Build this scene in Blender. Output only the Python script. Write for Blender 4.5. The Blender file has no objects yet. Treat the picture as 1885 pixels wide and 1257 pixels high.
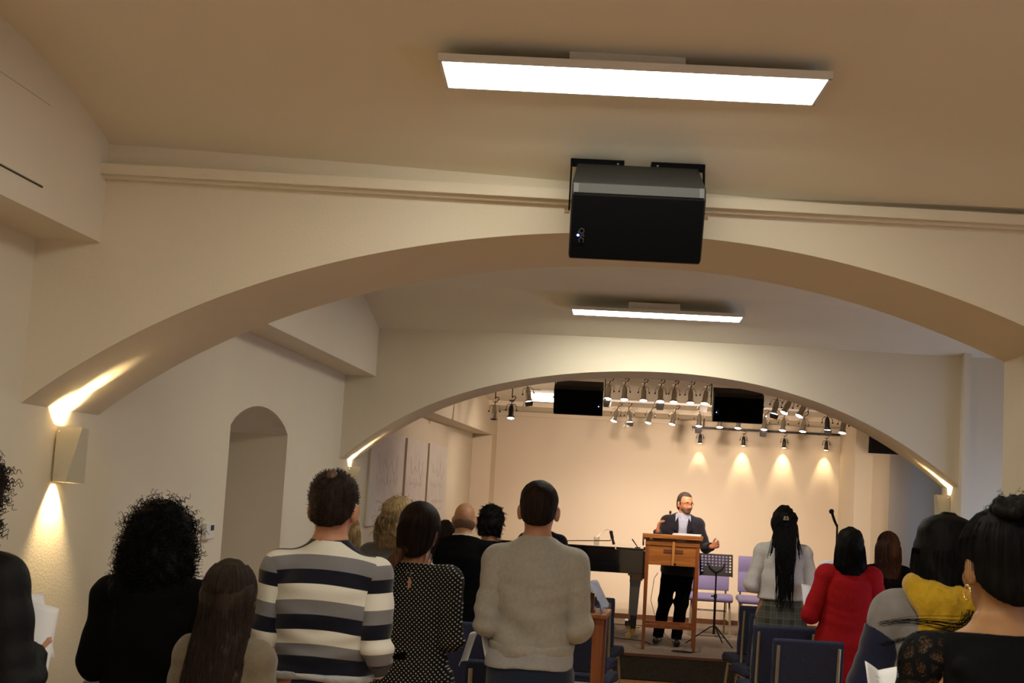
import bpy, math, random
import numpy as np
from mathutils import Vector, Matrix
C = bpy.context.scene.collection
PI = math.pi
R = math.radians

# ------------------------------------------------------------------ camera
H = 1.75
cam_d = bpy.data.cameras.new('camera')
cam = bpy.data.objects.new('camera', cam_d)
C.objects.link(cam)
_rx = (0.99495969, -0.0483482, 0.08785024)
_ry = (0.08209747, -0.11028871, -0.99050311)
_rz = (0.05757793, 0.99272295, -0.10576356)
m = Matrix((_rx, _ry, _rz)).to_4x4()
m.translation = (0, 0, H)
cam.matrix_world = m
cam_d.sensor_width = 36
cam_d.lens = 2600 / 1885 * 36
cam_d.clip_start = 0.05
cam_d.clip_end = 100
cam_d.dof.use_dof = True
cam_d.dof.focus_distance = 11.0
cam_d.dof.aperture_fstop = 14.0
bpy.context.scene.camera = cam

# ------------------------------------------------------------------ world, exposure
w = bpy.data.worlds.new('world'); bpy.context.scene.world = w
w.use_nodes = True
w.node_tree.nodes['Background'].inputs[0].default_value = (0.45, 0.6, 1.0, 1)
w.node_tree.nodes['Background'].inputs[1].default_value = 0.6
vs = bpy.context.scene.view_settings
vs.view_transform = 'Standard'; vs.look = 'None'; vs.gamma = 1.0
vs.use_curve_mapping = False
vs.exposure = 1.1
bpy.context.scene.display_settings.display_device = 'sRGB'

PANEL_E = 6.0          # strength of the ceiling light panels
SCONCE_W = 18.0
STAGE_W = 56.0
WALLSPOT_W = 52.0
DAY_E = 2.0

# ------------------------------------------------------------------ materials
def mat(name, col, rough=0.6, metal=0.0, emit=None, es=0.0, noise=0.0, nscale=8.0, bump=0.0, bscale=60.0, sheen=0.0, spec=0.5, alpha=1.0, coat=0.0):
    m = bpy.data.materials.new(name); m.use_nodes = True
    nt = m.node_tree; b = nt.nodes['Principled BSDF']
    b.inputs['Base Color'].default_value = (*col, 1)
    b.inputs['Roughness'].default_value = rough
    b.inputs['Metallic'].default_value = metal
    b.inputs['Specular IOR Level'].default_value = spec
    b.inputs['Coat Weight'].default_value = coat
    if sheen:
        b.inputs['Sheen Weight'].default_value = sheen
    if emit:
        b.inputs['Emission Color'].default_value = (*emit, 1)
        b.inputs['Emission Strength'].default_value = es
    if noise or bump:
        tc = nt.nodes.new('ShaderNodeTexCoord')
    if noise:
        n = nt.nodes.new('ShaderNodeTexNoise'); n.inputs['Scale'].default_value = nscale
        n.inputs['Detail'].default_value = 5
        nt.links.new(tc.outputs['Object'], n.inputs['Vector'])
        r = nt.nodes.new('ShaderNodeValToRGB')
        r.color_ramp.elements[0].position = 0.3; r.color_ramp.elements[1].position = 0.7
        r.color_ramp.elements[0].color = (*[c * (1 - noise) for c in col], 1)
        r.color_ramp.elements[1].color = (*[min(1, c * (1 + noise)) for c in col], 1)
        nt.links.new(n.outputs['Fac'], r.inputs['Fac'])
        nt.links.new(r.outputs['Color'], b.inputs['Base Color'])
    if bump:
        n2 = nt.nodes.new('ShaderNodeTexNoise'); n2.inputs['Scale'].default_value = bscale
        n2.inputs['Detail'].default_value = 3
        nt.links.new(tc.outputs['Object'], n2.inputs['Vector'])
        bp = nt.nodes.new('ShaderNodeBump'); bp.inputs['Strength'].default_value = bump
        bp.inputs['Distance'].default_value = 0.01
        nt.links.new(n2.outputs['Fac'], bp.inputs['Height'])
        nt.links.new(bp.outputs['Normal'], b.inputs['Normal'])
    return m

def wood(name, c1, c2, scale=3.0, rough=0.4, axis='Z'):
    m = bpy.data.materials.new(name); m.use_nodes = True
    nt = m.node_tree; b = nt.nodes['Principled BSDF']; b.inputs['Roughness'].default_value = rough
    tc = nt.nodes.new('ShaderNodeTexCoord'); mp = nt.nodes.new('ShaderNodeMapping')
    sc = [scale * 6, scale * 6, scale * 6]; sc['XYZ'.index(axis)] = scale * 0.5
    mp.inputs['Scale'].default_value = sc
    n = nt.nodes.new('ShaderNodeTexNoise'); n.inputs['Scale'].default_value = 2; n.inputs['Detail'].default_value = 6
    n.inputs['Distortion'].default_value = 0.6
    r = nt.nodes.new('ShaderNodeValToRGB')
    r.color_ramp.elements[0].position = 0.35; r.color_ramp.elements[1].position = 0.68
    r.color_ramp.elements[0].color = (*c1, 1); r.color_ramp.elements[1].color = (*c2, 1)
    nt.links.new(tc.outputs['Object'], mp.inputs[0]); nt.links.new(mp.outputs[0], n.inputs['Vector'])
    nt.links.new(n.outputs['Fac'], r.inputs[0]); nt.links.new(r.outputs[0], b.inputs['Base Color'])
    return m

M = {}
M['plaster'] = mat('plaster', (0.76, 0.685, 0.55), 0.85, noise=0.02, nscale=1.5, bump=0.10, bscale=90, spec=0.2)
M['ceilplaster'] = mat('ceilplaster', (0.80, 0.745, 0.61), 0.85, noise=0.02, nscale=1.5, bump=0.06, bscale=60, spec=0.2)
M['stageplaster'] = mat('stageplaster', (0.74, 0.64, 0.50), 0.8, noise=0.02, nscale=1.0, bump=0.12, bscale=90, spec=0.2)
M['carpet'] = mat('carpet', (0.25, 0.21, 0.175), 0.95, noise=0.25, nscale=40, bump=0.5, bscale=200, spec=0.1)
M['riser'] = mat('riser', (0.055, 0.052, 0.045), 0.95, noise=0.2, nscale=40, bump=0.4, bscale=200, spec=0.1)
M['darkwood'] = wood('darkwood', (0.10, 0.035, 0.015), (0.16, 0.06, 0.025), axis='X')
M['black'] = mat('black', (0.012, 0.012, 0.013), 0.55)
M['blackplastic'] = mat('blackplastic', (0.035, 0.034, 0.032), 0.5, bump=0.2, bscale=300)
M['blackmetal'] = mat('blackmetal', (0.02, 0.02, 0.022), 0.4, metal=0.6)
M['chrome'] = mat('chrome', (0.6, 0.56, 0.5), 0.22, metal=1.0)
M['whitepaint'] = mat('whitepaint', (0.75, 0.73, 0.70), 0.5)
M['diffuser'] = mat('diffuser', (0.9, 0.9, 0.9), 0.5, emit=(1.0, 0.975, 0.83), es=PANEL_E)
M['diffuser_full'] = mat('diffuser_full', (0.9, 0.9, 0.9), 0.5, emit=(1.0, 0.975, 0.83), es=PANEL_E * 1.9)
M['diffuser_dim'] = mat('diffuser_dim', (0.9, 0.9, 0.9), 0.5, emit=(1.0, 0.82, 0.6), es=3.5)
M['day'] = mat('day', (0.8, 0.85, 0.9), 0.5, emit=(0.45, 0.62, 1.0), es=DAY_E)
M['paper'] = mat('paper', (0.80, 0.79, 0.80), 0.7)

# ------------------------------------------------------------------ mesh builder
class MB:
    def __init__(s): s.v = []; s.f = []
    def add(s, vs, fs):
        n = len(s.v); s.v += [tuple(v) for v in vs]; s.f += [tuple(i + n for i in f) for f in fs]; return s
    def box(s, c, d, rot=None, taper=1.0):
        c = Vector(c); hx, hy, hz = d[0] / 2, d[1] / 2, d[2] / 2
        vs = []
        for z in (-1, 1):
            t = taper if z < 0 else 1.0
            for x, y in ((-1, -1), (1, -1), (1, 1), (-1, 1)):
                p = Vector((x * hx * t, y * hy * t, z * hz))
                if rot is not None: p = rot @ p
                vs.append(c + p)
        return s.add(vs, [(3, 2, 1, 0), (4, 5, 6, 7), (0, 1, 5, 4), (1, 2, 6, 5), (2, 3, 7, 6), (3, 0, 4, 7)])
    def tube(s, pts, r, n=8, cap=True):
        pts = [Vector(p) for p in pts]; k = len(pts)
        rs = r if isinstance(r, (list, tuple)) else [r] * k
        d0 = (pts[1] - pts[0]).normalized()
        up = Vector((0, 0, 1)) if abs(d0.z) < 0.9 else Vector((1, 0, 0))
        u = d0.cross(up).normalized(); vs = []
        for i, p in enumerate(pts):
            d = (pts[min(i + 1, k - 1)] - pts[max(i - 1, 0)])
            if d.length < 1e-9: d = d0
            d.normalize()
            u = (u - d * u.dot(d))
            if u.length < 1e-6: u = d.orthogonal()
            u.normalize(); v = d.cross(u)
            for j in range(n):
                a = 2 * PI * j / n
                vs.append(p + u * (rs[i] * math.cos(a)) + v * (rs[i] * math.sin(a)))
        fs = []
        for i in range(k - 1):
            for j in range(n):
                a = i * n + j; b = i * n + (j + 1) % n
                fs.append((a, b, b + n, a + n))
        if cap:
            fs.append(tuple(range(n - 1, -1, -1))); fs.append(tuple(range((k - 1) * n, k * n)))
        return s.add(vs, fs)
    def cyl(s, p0, p1, r0, r1=None, n=12): return s.tube([p0, p1], [r0, r0 if r1 is None else r1], n)
    def sphere(s, c, r, n=10, sc=(1, 1, 1)):
        vs = []; fs = []; m_ = n // 2 + 1
        for i in range(1, m_):
            th = PI * i / m_
            for j in range(n):
                ph = 2 * PI * j / n
                vs.append((c[0] + r * sc[0] * math.sin(th) * math.cos(ph), c[1] + r * sc[1] * math.sin(th) * math.sin(ph), c[2] + r * sc[2] * math.cos(th)))
        vs.append((c[0], c[1], c[2] + r * sc[2])); vs.append((c[0], c[1], c[2] - r * sc[2]))
        T = len(vs) - 2
        for i in range(m_ - 2):
            for j in range(n):
                a = i * n + j; b = i * n + (j + 1) % n
                fs.append((a, a + n, b + n, b))
        for j in range(n):
            fs.append((T, j, (j + 1) % n)); fs.append((T + 1, (m_ - 2) * n + (j + 1) % n, (m_ - 2) * n + j))
        return s.add(vs, fs)
    def prism(s, poly, h0, h1, axis='Z'):
        """poly in the two other axes (XY for Z, XZ for Y, YZ for X)"""
        n = len(poly)
        def P(a, b, h):
            return (a, b, h) if axis == 'Z' else ((a, h, b) if axis == 'Y' else (h, a, b))
        vs = [P(a, b, h0) for a, b in poly] + [P(a, b, h1) for a, b in poly]
        fs = [tuple(range(n - 1, -1, -1)), tuple(range(n, 2 * n))]
        for i in range(n):
            j = (i + 1) % n; fs.append((i, j, j + n, i + n))
        return s.add(vs, fs)
    def build(s, name, m, parent=None, smooth=False, bevel=0, seg=2, angle=35):
        me = bpy.data.meshes.new(name); me.from_pydata(s.v, [], s.f)
        import bmesh
        bm = bmesh.new(); bm.from_mesh(me); bmesh.ops.recalc_face_normals(bm, faces=bm.faces); bm.to_mesh(me); bm.free()
        o = bpy.data.objects.new(name, me); C.objects.link(o)
        if m is not None: me.materials.append(m)
        if parent is not None: o.parent = parent
        if bevel:
            bv = o.modifiers.new('bevel', 'BEVEL'); bv.width = bevel; bv.segments = seg; bv.limit_method = 'ANGLE'; bv.angle_limit = R(30)
        if smooth or bevel:
            me.shade_smooth()
            if smooth == 'auto' or bevel:
                me.set_sharp_from_angle(angle=R(angle))
        return o

def tag(o, label=None, cat=None, group=None, kind=None):
    if label: o['label'] = label
    if cat: o['category'] = cat
    if group: o['group'] = group
    if kind: o['kind'] = kind
    return o
def thing(name, label, cat, loc=(0, 0, 0), rz=0.0, group=None, rx=0.0, ry=0.0):
    o = bpy.data.objects.new(name, None); C.objects.link(o); o.empty_display_size = 0.1
    o.location = loc; o.rotation_euler = (rx, ry, rz)
    return tag(o, label, cat, group)
def struct(name, mb, m, parent=None, **k):
    o = mb.build(name, m, parent, **k)
    if parent is None: o['kind'] = 'structure'
    return o
_kids = {}
def copy_tree(o, parent=None):
    c = o.copy(); C.objects.link(c)
    if parent is not None: c.parent = parent
    for ch in list(o.children): copy_tree(ch, c)
    return c

# ------------------------------------------------------------------ room
XL = -2.2                       # left wall plane
def wallx(y): return float(np.interp(y, [-4, 10.6, 18.2], [-2.2, -2.2, -1.985]))
def sofx(y): return float(np.interp(y, [-4, 10.6, 18.2], [-1.965, -1.965, -1.74]))
A1, A1T, SH = 5.1, 0.75, 0.08   # near arch wall: front plane at x=0, thickness, skew
A2, A2T = 10.6, 0.60
a1 = np.polyfit([-2.19, -1.34, -.94, -.55, -.26, .216, .533, .83, 1.39, 2.3], [1.975, 2.463, 2.595, 2.666, 2.70, 2.706, 2.68, 2.628, 2.453, 2.0], 5)
a2 = np.polyfit([-2.199, -1.903, -1.501, -1.096, -.485, .165, .731, 1.08, 1.423, 1.742, 1.995, 2.22, 2.38], [1.922, 2.165, 2.384, 2.537, 2.659, 2.708, 2.671, 2.612, 2.523, 2.388, 2.252, 2.112, 1.99], 6)

# ceiling profile: height along depth
CY = [-4, -2.2, -0.6, -0.5, -0.45, 0.1, 1.2, 2.6, 3.7, 4.2, 4.55, 4.85, 5.13, 5.6, 5.72, 6.4, 7.4, 8.8, 9.75, 9.95, 10.2, 10.45, 10.75, 11.2, 11.3, 12.0, 13.0, 14.5, 16.0, 17.2, 17.9, 18.3]
CZ = [3.12, 3.12, 3.12, 3.12, 3.12, 3.12, 3.12, 3.12, 3.105, 3.07, 3.02, 2.96, 2.87, 2.87, 2.87, 3.02, 3.10, 3.125, 3.115, 3.07, 3.015, 2.96, 2.90, 2.90, 2.90, 2.98, 3.02, 3.0, 2.93, 2.86, 2.80, 2.79]
def ceil_z(x, y):
    b = float(np.interp(y, CY, CZ))
    return b + 0.055 * max(0.0, 1 - (x / 2.2) ** 2) * min(1.0, max(0.0, (b - 2.87) / .18))

mb = MB()
ys = sorted(set([round(v, 3) for v in np.arange(-4, 18.31, 0.12)] + CY))
xs = list(np.linspace(-2.6, 4.0, 34))
vs = [(x, y, ceil_z(x, y)) for y in ys for x in xs]
fs = []
for i in range(len(ys) - 1):
    for j in range(len(xs) - 1):
        a = i * len(xs) + j; fs.append((a, a + 1, a + 1 + len(xs), a + len(xs)))
mb.add(vs, fs)
# roof above, so that the ceiling has thickness
mb.box((0.7, 7.15, 3.6), (7.0, 22.7, 0.1))
struct('ceiling', mb, M['ceilplaster'], smooth='auto', angle=20)

# floor of oak strips: boards near the stage are separate pieces
M['oak'] = wood('oak', (0.42, 0.22, 0.085), (0.58, 0.33, 0.13), 1.5, 0.35, 'X')
fl = struct('floor', MB().box((0.7, 7.15, -0.06), (7.0, 22.7, 0.1)), M['oak'])
plank = MB().box((0, 0, 0), (1.2, 0.09, 0.012)).build('plank', M['oak'], fl)
plank.location = (-0.9, 13.2, -0.004)
k = 0
for r_ in range(9):
    for c_ in range(4):
        if r_ == 0 and c_ == 0: continue
        p = plank.copy(); C.objects.link(p); p.parent = fl
        p.location = (-0.9 + c_ * 1.204 + (r_ % 3) * 0.27, 13.2 + r_ * 0.093, -0.004)

# left wall with an arched niche
NY0, NY1, NZ0, NZ1 = 7.62, 8.93, 2.03, 2.17      # niche from, to, spring height, crown
mb = MB()
def quad(mb, a, b, c, d): mb.add([a, b, c, d], [(0, 1, 2, 3)])
def lw(y, z): return (wallx(y), y, z)
for y0, y1 in ((-4, NY0), (NY1, 10.6), (10.6, 18.3)):
    n = max(1, int((y1 - y0) / 2))
    for i in range(n):
        ya, yb = y0 + (y1 - y0) * i / n, y0 + (y1 - y0) * (i + 1) / n
        quad(mb, lw(ya, 0), lw(yb, 0), lw(yb, 3.5), lw(ya, 3.5))
nn = 16
def niche_z(t): return NZ0 + (NZ1 - NZ0) * (1 - (2 * t - 1) ** 2) ** 0.8
for i in range(nn):
    t0, t1 = i / nn, (i + 1) / nn
    ya, yb = NY0 + (NY1 - NY0) * t0, NY0 + (NY1 - NY0) * t1
    za, zb = niche_z(t0), niche_z(t1)
    quad(mb, lw(ya, za), lw(yb, zb), lw(yb, 3.5), lw(ya, 3.5))
    quad(mb, (-3.0, ya, za), (-3.0, yb, zb), lw(yb, zb), lw(ya, za))
    quad(mb, (-3.0, ya, 0), (-3.0, yb, 0), (-3.0, yb, zb), (-3.0, ya, za))
quad(mb, (-3.0, NY0, 0), (XL, NY0, 0), (XL, NY0, NZ0), (-3.0, NY0, NZ0))
quad(mb, (-3.0, NY1, 0), (XL, NY1, 0), (XL, NY1, NZ0), (-3.0, NY1, NZ0))
mb.box((-3.3, 7.15, 1.7), (0.1, 22.7, 3.6))
struct('wall_left', mb, M['plaster'])

def arch_wall(name, Y, T, sh, poly, x0, x1, jamb_x, m):
    """wall across the room with a segmental arched opening from x0 to jamb_x"""
    mb = MB(); n = 64; top = 3.5
    xs = [x0 + (jamb_x - x0) * i / n for i in range(n + 1)]
    z = [float(np.polyval(poly, x)) for x in xs]
    def F(x, zz, back): return (x, Y + sh * x + (T if back else 0), zz)
    for i in range(n):
        quad(mb, F(xs[i], z[i], 0), F(xs[i + 1], z[i + 1], 0), F(xs[i + 1], top, 0), F(xs[i], top, 0))
        quad(mb, F(xs[i], z[i], 1), F(xs[i + 1], z[i + 1], 1), F(xs[i + 1], top, 1), F(xs[i], top, 1))
        quad(mb, F(xs[i], z[i], 0), F(xs[i + 1], z[i + 1], 0), F(xs[i + 1], z[i + 1], 1), F(xs[i], z[i], 1))
    # right pier
    quad(mb, F(jamb_x, 0, 0), F(x1, 0, 0), F(x1, top, 0), F(jamb_x, top, 0))
    quad(mb, F(jamb_x, 0, 1), F(x1, 0, 1), F(x1, top, 1), F(jamb_x, top, 1))
    quad(mb, F(jamb_x, 0, 0), F(jamb_x, 0, 1), F(jamb_x, z[-1], 1), F(jamb_x, z[-1], 0))
    quad(mb, F(x0, z[0], 0), F(x0, z[0], 1), F(x0, top, 1), F(x0, top, 0))
    return struct(name, mb, m, smooth='auto', angle=30)
arch_wall('wall_near_arch', A1, A1T, SH, a1, -2.21, 3.6, 1.52, M['plaster'])
arch_wall('wall_far_arch', A2, A2T, 0.0, a2, -2.21, 3.6, 2.40, M['plaster'])

# cornice rail at the top of the near arch wall
mb = MB()
def rail(xa, xb, z0, z1, y0, y1):
    za = [(xa, A1 + SH * xa - y0, z0), (xa, A1 + SH * xa - y0, z1), (xa, A1 + SH * xa + 0.01, z1), (xa, A1 + SH * xa + 0.01, z0)]
    zb = [(xb, A1 + SH * xb - y0, z0), (xb, A1 + SH * xb - y0, z1), (xb, A1 + SH * xb + 0.01, z1), (xb, A1 + SH * xb + 0.01, z0)]
    mb.add(za + zb, [(0, 1, 2, 3), (4, 5, 6, 7), (0, 1, 5, 4), (1, 2, 6, 5), (2, 3, 7, 6), (3, 0, 4, 7)])
rail(-1.98, 3.4, 2.812, 2.850, 0.06, 0)
rail(-1.98, 3.4, 2.80, 2.812, 0.03, 0)
struct('trim_1', mb, M['plaster'])

# soffit boxes (duct casing) along the left wall, one per bay
def soffit(name, y0, y1, z0, ztop=3.4):
    mb = MB()
    a, b = (wallx(y0) - .02, y0), (sofx(y0), y0)
    c, d = (sofx(y1), y1), (wallx(y1) - .02, y1)
    mb.prism([a, b, c, d], z0, ztop)
    return struct(name, mb, M['plaster'])
s1 = soffit('trim_2', -0.4, 4.96, 2.567)
soffit('trim_3', 5.66, 10.62, 2.565)
soffit('trim_4', 11.33, 18.22, 2.455)
# access panel let into the first soffit
ap = MB().box((0, 0, 0), (0.012, 1.0, 0.27)).build('access_panel', M['plaster'], s1, bevel=0.002)
ap.location = (-1.962, 3.90, 2.79)
gap = MB()
for (yc, zc, dy, dz) in ((3.9, 2.79 + 0.137, 1.014, 0.004), (3.9, 2.79 - 0.137, 1.014, 0.004), (3.9 + 0.502, 2.79, 0.005, 0.278), (3.9 - 0.502, 2.79, 0.005, 0.278)):
    gap.box((-1.9640, yc, zc), (0.003, dy, dz))
gap.build('panel_gap', M['riser'], s1)

# stage back wall, pilaster, right stage side
mb = MB().box((0.8, 18.28, 1.75), (6.2, 0.12, 3.5))
struct('wall_back', mb, M['stageplaster'])
mb = MB().prism([(wallx(17.7) - .05, 17.75), (sofx(17.7), 17.75), (sofx(18.2), 18.23), (wallx(18.2) - .05, 18.23)], 0.25, 2.46)
struct('wall_back_pilaster', mb, M['stageplaster'])
# cornice along stage back wall and ceiling beams that carry lighting rails
struct('trim_5', MB().box((0.45, 18.20, 2.755), (4.4, 0.07, 0.05)), M['stageplaster'])
struct('trim_6', MB().box((0.5, 17.3, 2.84), (4.6, 0.12, 0.08)), M['stageplaster'])

# right side of the stage: stepped piers
mb = MB()
def wallseg(mb, p, q, z0=0.0, z1=3.5):
    quad(mb, (*p, z0), (*q, z0), (*q, z1), (*p, z1))
pts = [(2.63, 18.25), (2.62, 16.9), (2.82, 16.9), (2.84, 15.9), (3.06, 15.9), (3.06, 16.4), (3.6, 16.4)]
for p, q in zip(pts[:-1], pts[1:]): wallseg(mb, p, q)
def pierced(mb, x, y0, y1, wy0, wy1, wz0, wz1, depth=0.25):
    for (ya, yb, za, zb) in ((y0, wy0, 0, 3.5), (wy1, y1, 0, 3.5), (wy0, wy1, 0, wz0), (wy0, wy1, wz1, 3.5)):
        quad(mb, (x, ya, za), (x, yb, za), (x, yb, zb), (x, ya, zb))
    for (ya, yb, za, zb) in ((wy0, wy0, wz0, wz1), (wy1, wy1, wz0, wz1)):
        quad(mb, (x, ya, za), (x + depth, ya, za), (x + depth, ya, zb), (x, ya, zb))
    for z in (wz0, wz1): quad(mb, (x, wy0, z), (x + depth, wy0, z), (x + depth, wy1, z), (x, wy1, z))
pierced(mb, 3.6, 11.3, 16.4, 15.0, 16.1, 0.9, 2.3)
pierced(mb, 3.5, 5.8, 10.62, 9.0, 10.3, 0.5, 1.9)
pierced(mb, 3.5, -0.5, 5.2, 1.5, 2.6, 0.9, 2.3)
wallseg(mb, (3.5, -4), (3.5, -0.5))
mb.box((4.1, 7.15, 1.7), (0.1, 22.7, 3.6))
# pier strip beside the far arch in bay two
mb.box((2.415, 10.56, 1.7), (0.05, 0.1, 3.4))
struct('wall_right', mb, M['plaster'])
struct('wall_rear', MB().box((0.6, -4.05, 1.75), (6.8, 0.1, 3.5)), M['plaster'])

M['day_dim'] = mat('day_dim', (0.8, 0.85, 0.9), 0.5, emit=(0.45, 0.62, 1.0), es=0.5)
def window(n, x, y0, y1, z0, z1, dm='day'):
    t = bpy.data.objects.new('window_%d' % n, None); C.objects.link(t); t.location = (x + .22, (y0 + y1) / 2, z0); t['kind'] = 'structure'
    w_, h_ = y1 - y0, z1 - z0
    fr = MB()
    fr.box((0, 0, .03), (.06, w_, .06)); fr.box((0, 0, h_ - .03), (.06, w_, .06))
    for yy in (-w_ / 2 + .03, 0, w_ / 2 - .03): fr.box((0, yy, h_ / 2), (.06, .06, h_))
    fr.build('window_frame', M['whitepaint'], t)
    for s_ in (-1, 1): MB().box((0.01, s_ * w_ / 4, h_ / 2), (.01, w_ / 2 - .06, h_ - .12)).build('pane', M[dm], t)
window(1, 3.5, 1.5, 2.6, 0.9, 2.3)
window(2, 3.5, 9.0, 10.3, 0.5, 1.9)
window(3, 3.6, 15.0, 16.1, 0.9, 2.3, 'day_dim')

# stage platform
st = MB().box((0.6, 16.25, 0.12), (6.1, 4.1, 0.25))
st = struct('stage_platform', st, M['carpet'])
MB().box((0.6, 14.19, 0.105), (6.1, 0.015, 0.21)).build('riser_panel', M['riser'], st)
MB().box((0.6, 14.19, 0.235), (6.1, 0.03, 0.026)).build('nosing', M['darkwood'], st)
struct('baseboard_back', MB().box((0.6, 18.205, 0.275), (5.2, 0.03, 0.06)), M['darkwood'])

# ------------------------------------------------------------------ ceiling lights
def ceiling_light(x, y, z, rz, label, dm, w_=1.19, top=None, tilt=0.0):
    t = thing('ceiling_light', label, 'light', (x, y, z), rz, 'rectangular ceiling light panels', rx=tilt)
    d_ = 0.29
    fr = MB()
    fr.box((0, -d_ / 2, .008), (w_ + .012, .012, .024)); fr.box((0, d_ / 2, .008), (w_ + .012, .012, .024))
    fr.box((-w_ / 2, 0, .008), (.012, d_, .024)); fr.box((w_ / 2, 0, .008), (.012, d_, .024))
    fr.box((0, 0, .016), (w_, d_, .006))
    fr.build('frame', M['whitepaint'], t)
    MB().box((0, 0, 0), (w_ - .012, d_ - .012, .006)).build('diffuser', dm, t)
    hh = (top if top else 0.06)
    MB().box((-.02, 0, .02 + hh / 2), (.36, .17, hh)).build('mounting_box', M['whitepaint'], t)
    return t
ceiling_light(-0.055, 4.35, 3.052, R(3.0), 'long glowing white ceiling panel nearest the viewer', M['diffuser'], top=0.055)
ceiling_light(0.13, 9.93, 3.045, R(0.5), 'narrow glowing ceiling panel between the two arches', M['diffuser_full'], top=0.055)
ceiling_light(0.0, 0.6, 3.06, 0, 'added fill light panel right above the viewer', M['diffuser_full'], top=0.06)  # added out of view to raise the light in the near bay
ceiling_light(0.0, 2.5, 3.06, 0, 'added fill light panel just ahead of the viewer, above the frame', M['diffuser_full'], top=0.06)  # unseen extra panel, lights the backs of the people
ceiling_light(0.1, 7.6, 3.05, 0, 'added fill light panel hidden behind the crown of the near arch', M['diffuser_full'], top=0.06)  # added out of sight to brighten the left wall between the arches
ceiling_light(-0.1, -3.2, 3.06, 0, 'added fill light panel far behind the viewer', M['diffuser_full'], top=0.055)  # added rear fill, never in view
ceiling_light(-0.1, -1.3, 3.06, 0, 'added fill light panel just behind the viewer', M['diffuser_full'], top=0.055)  # unseen fill from behind, added to light the audience
ceiling_light(-0.87, 16.2, 2.855, 0, 'cream ceiling panel over the stage behind the left loudspeaker', M['diffuser_dim'], w_=0.66, tilt=R(-17), top=0.055)

# ------------------------------------------------------------------ smooth solids: signed distance fields meshed with surface nets
def _smin(a, b, k):
    h = np.clip(0.5 + 0.5 * (b - a) / k, 0, 1)
    return b + (a - b) * h - k * h * (1 - h)

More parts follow.
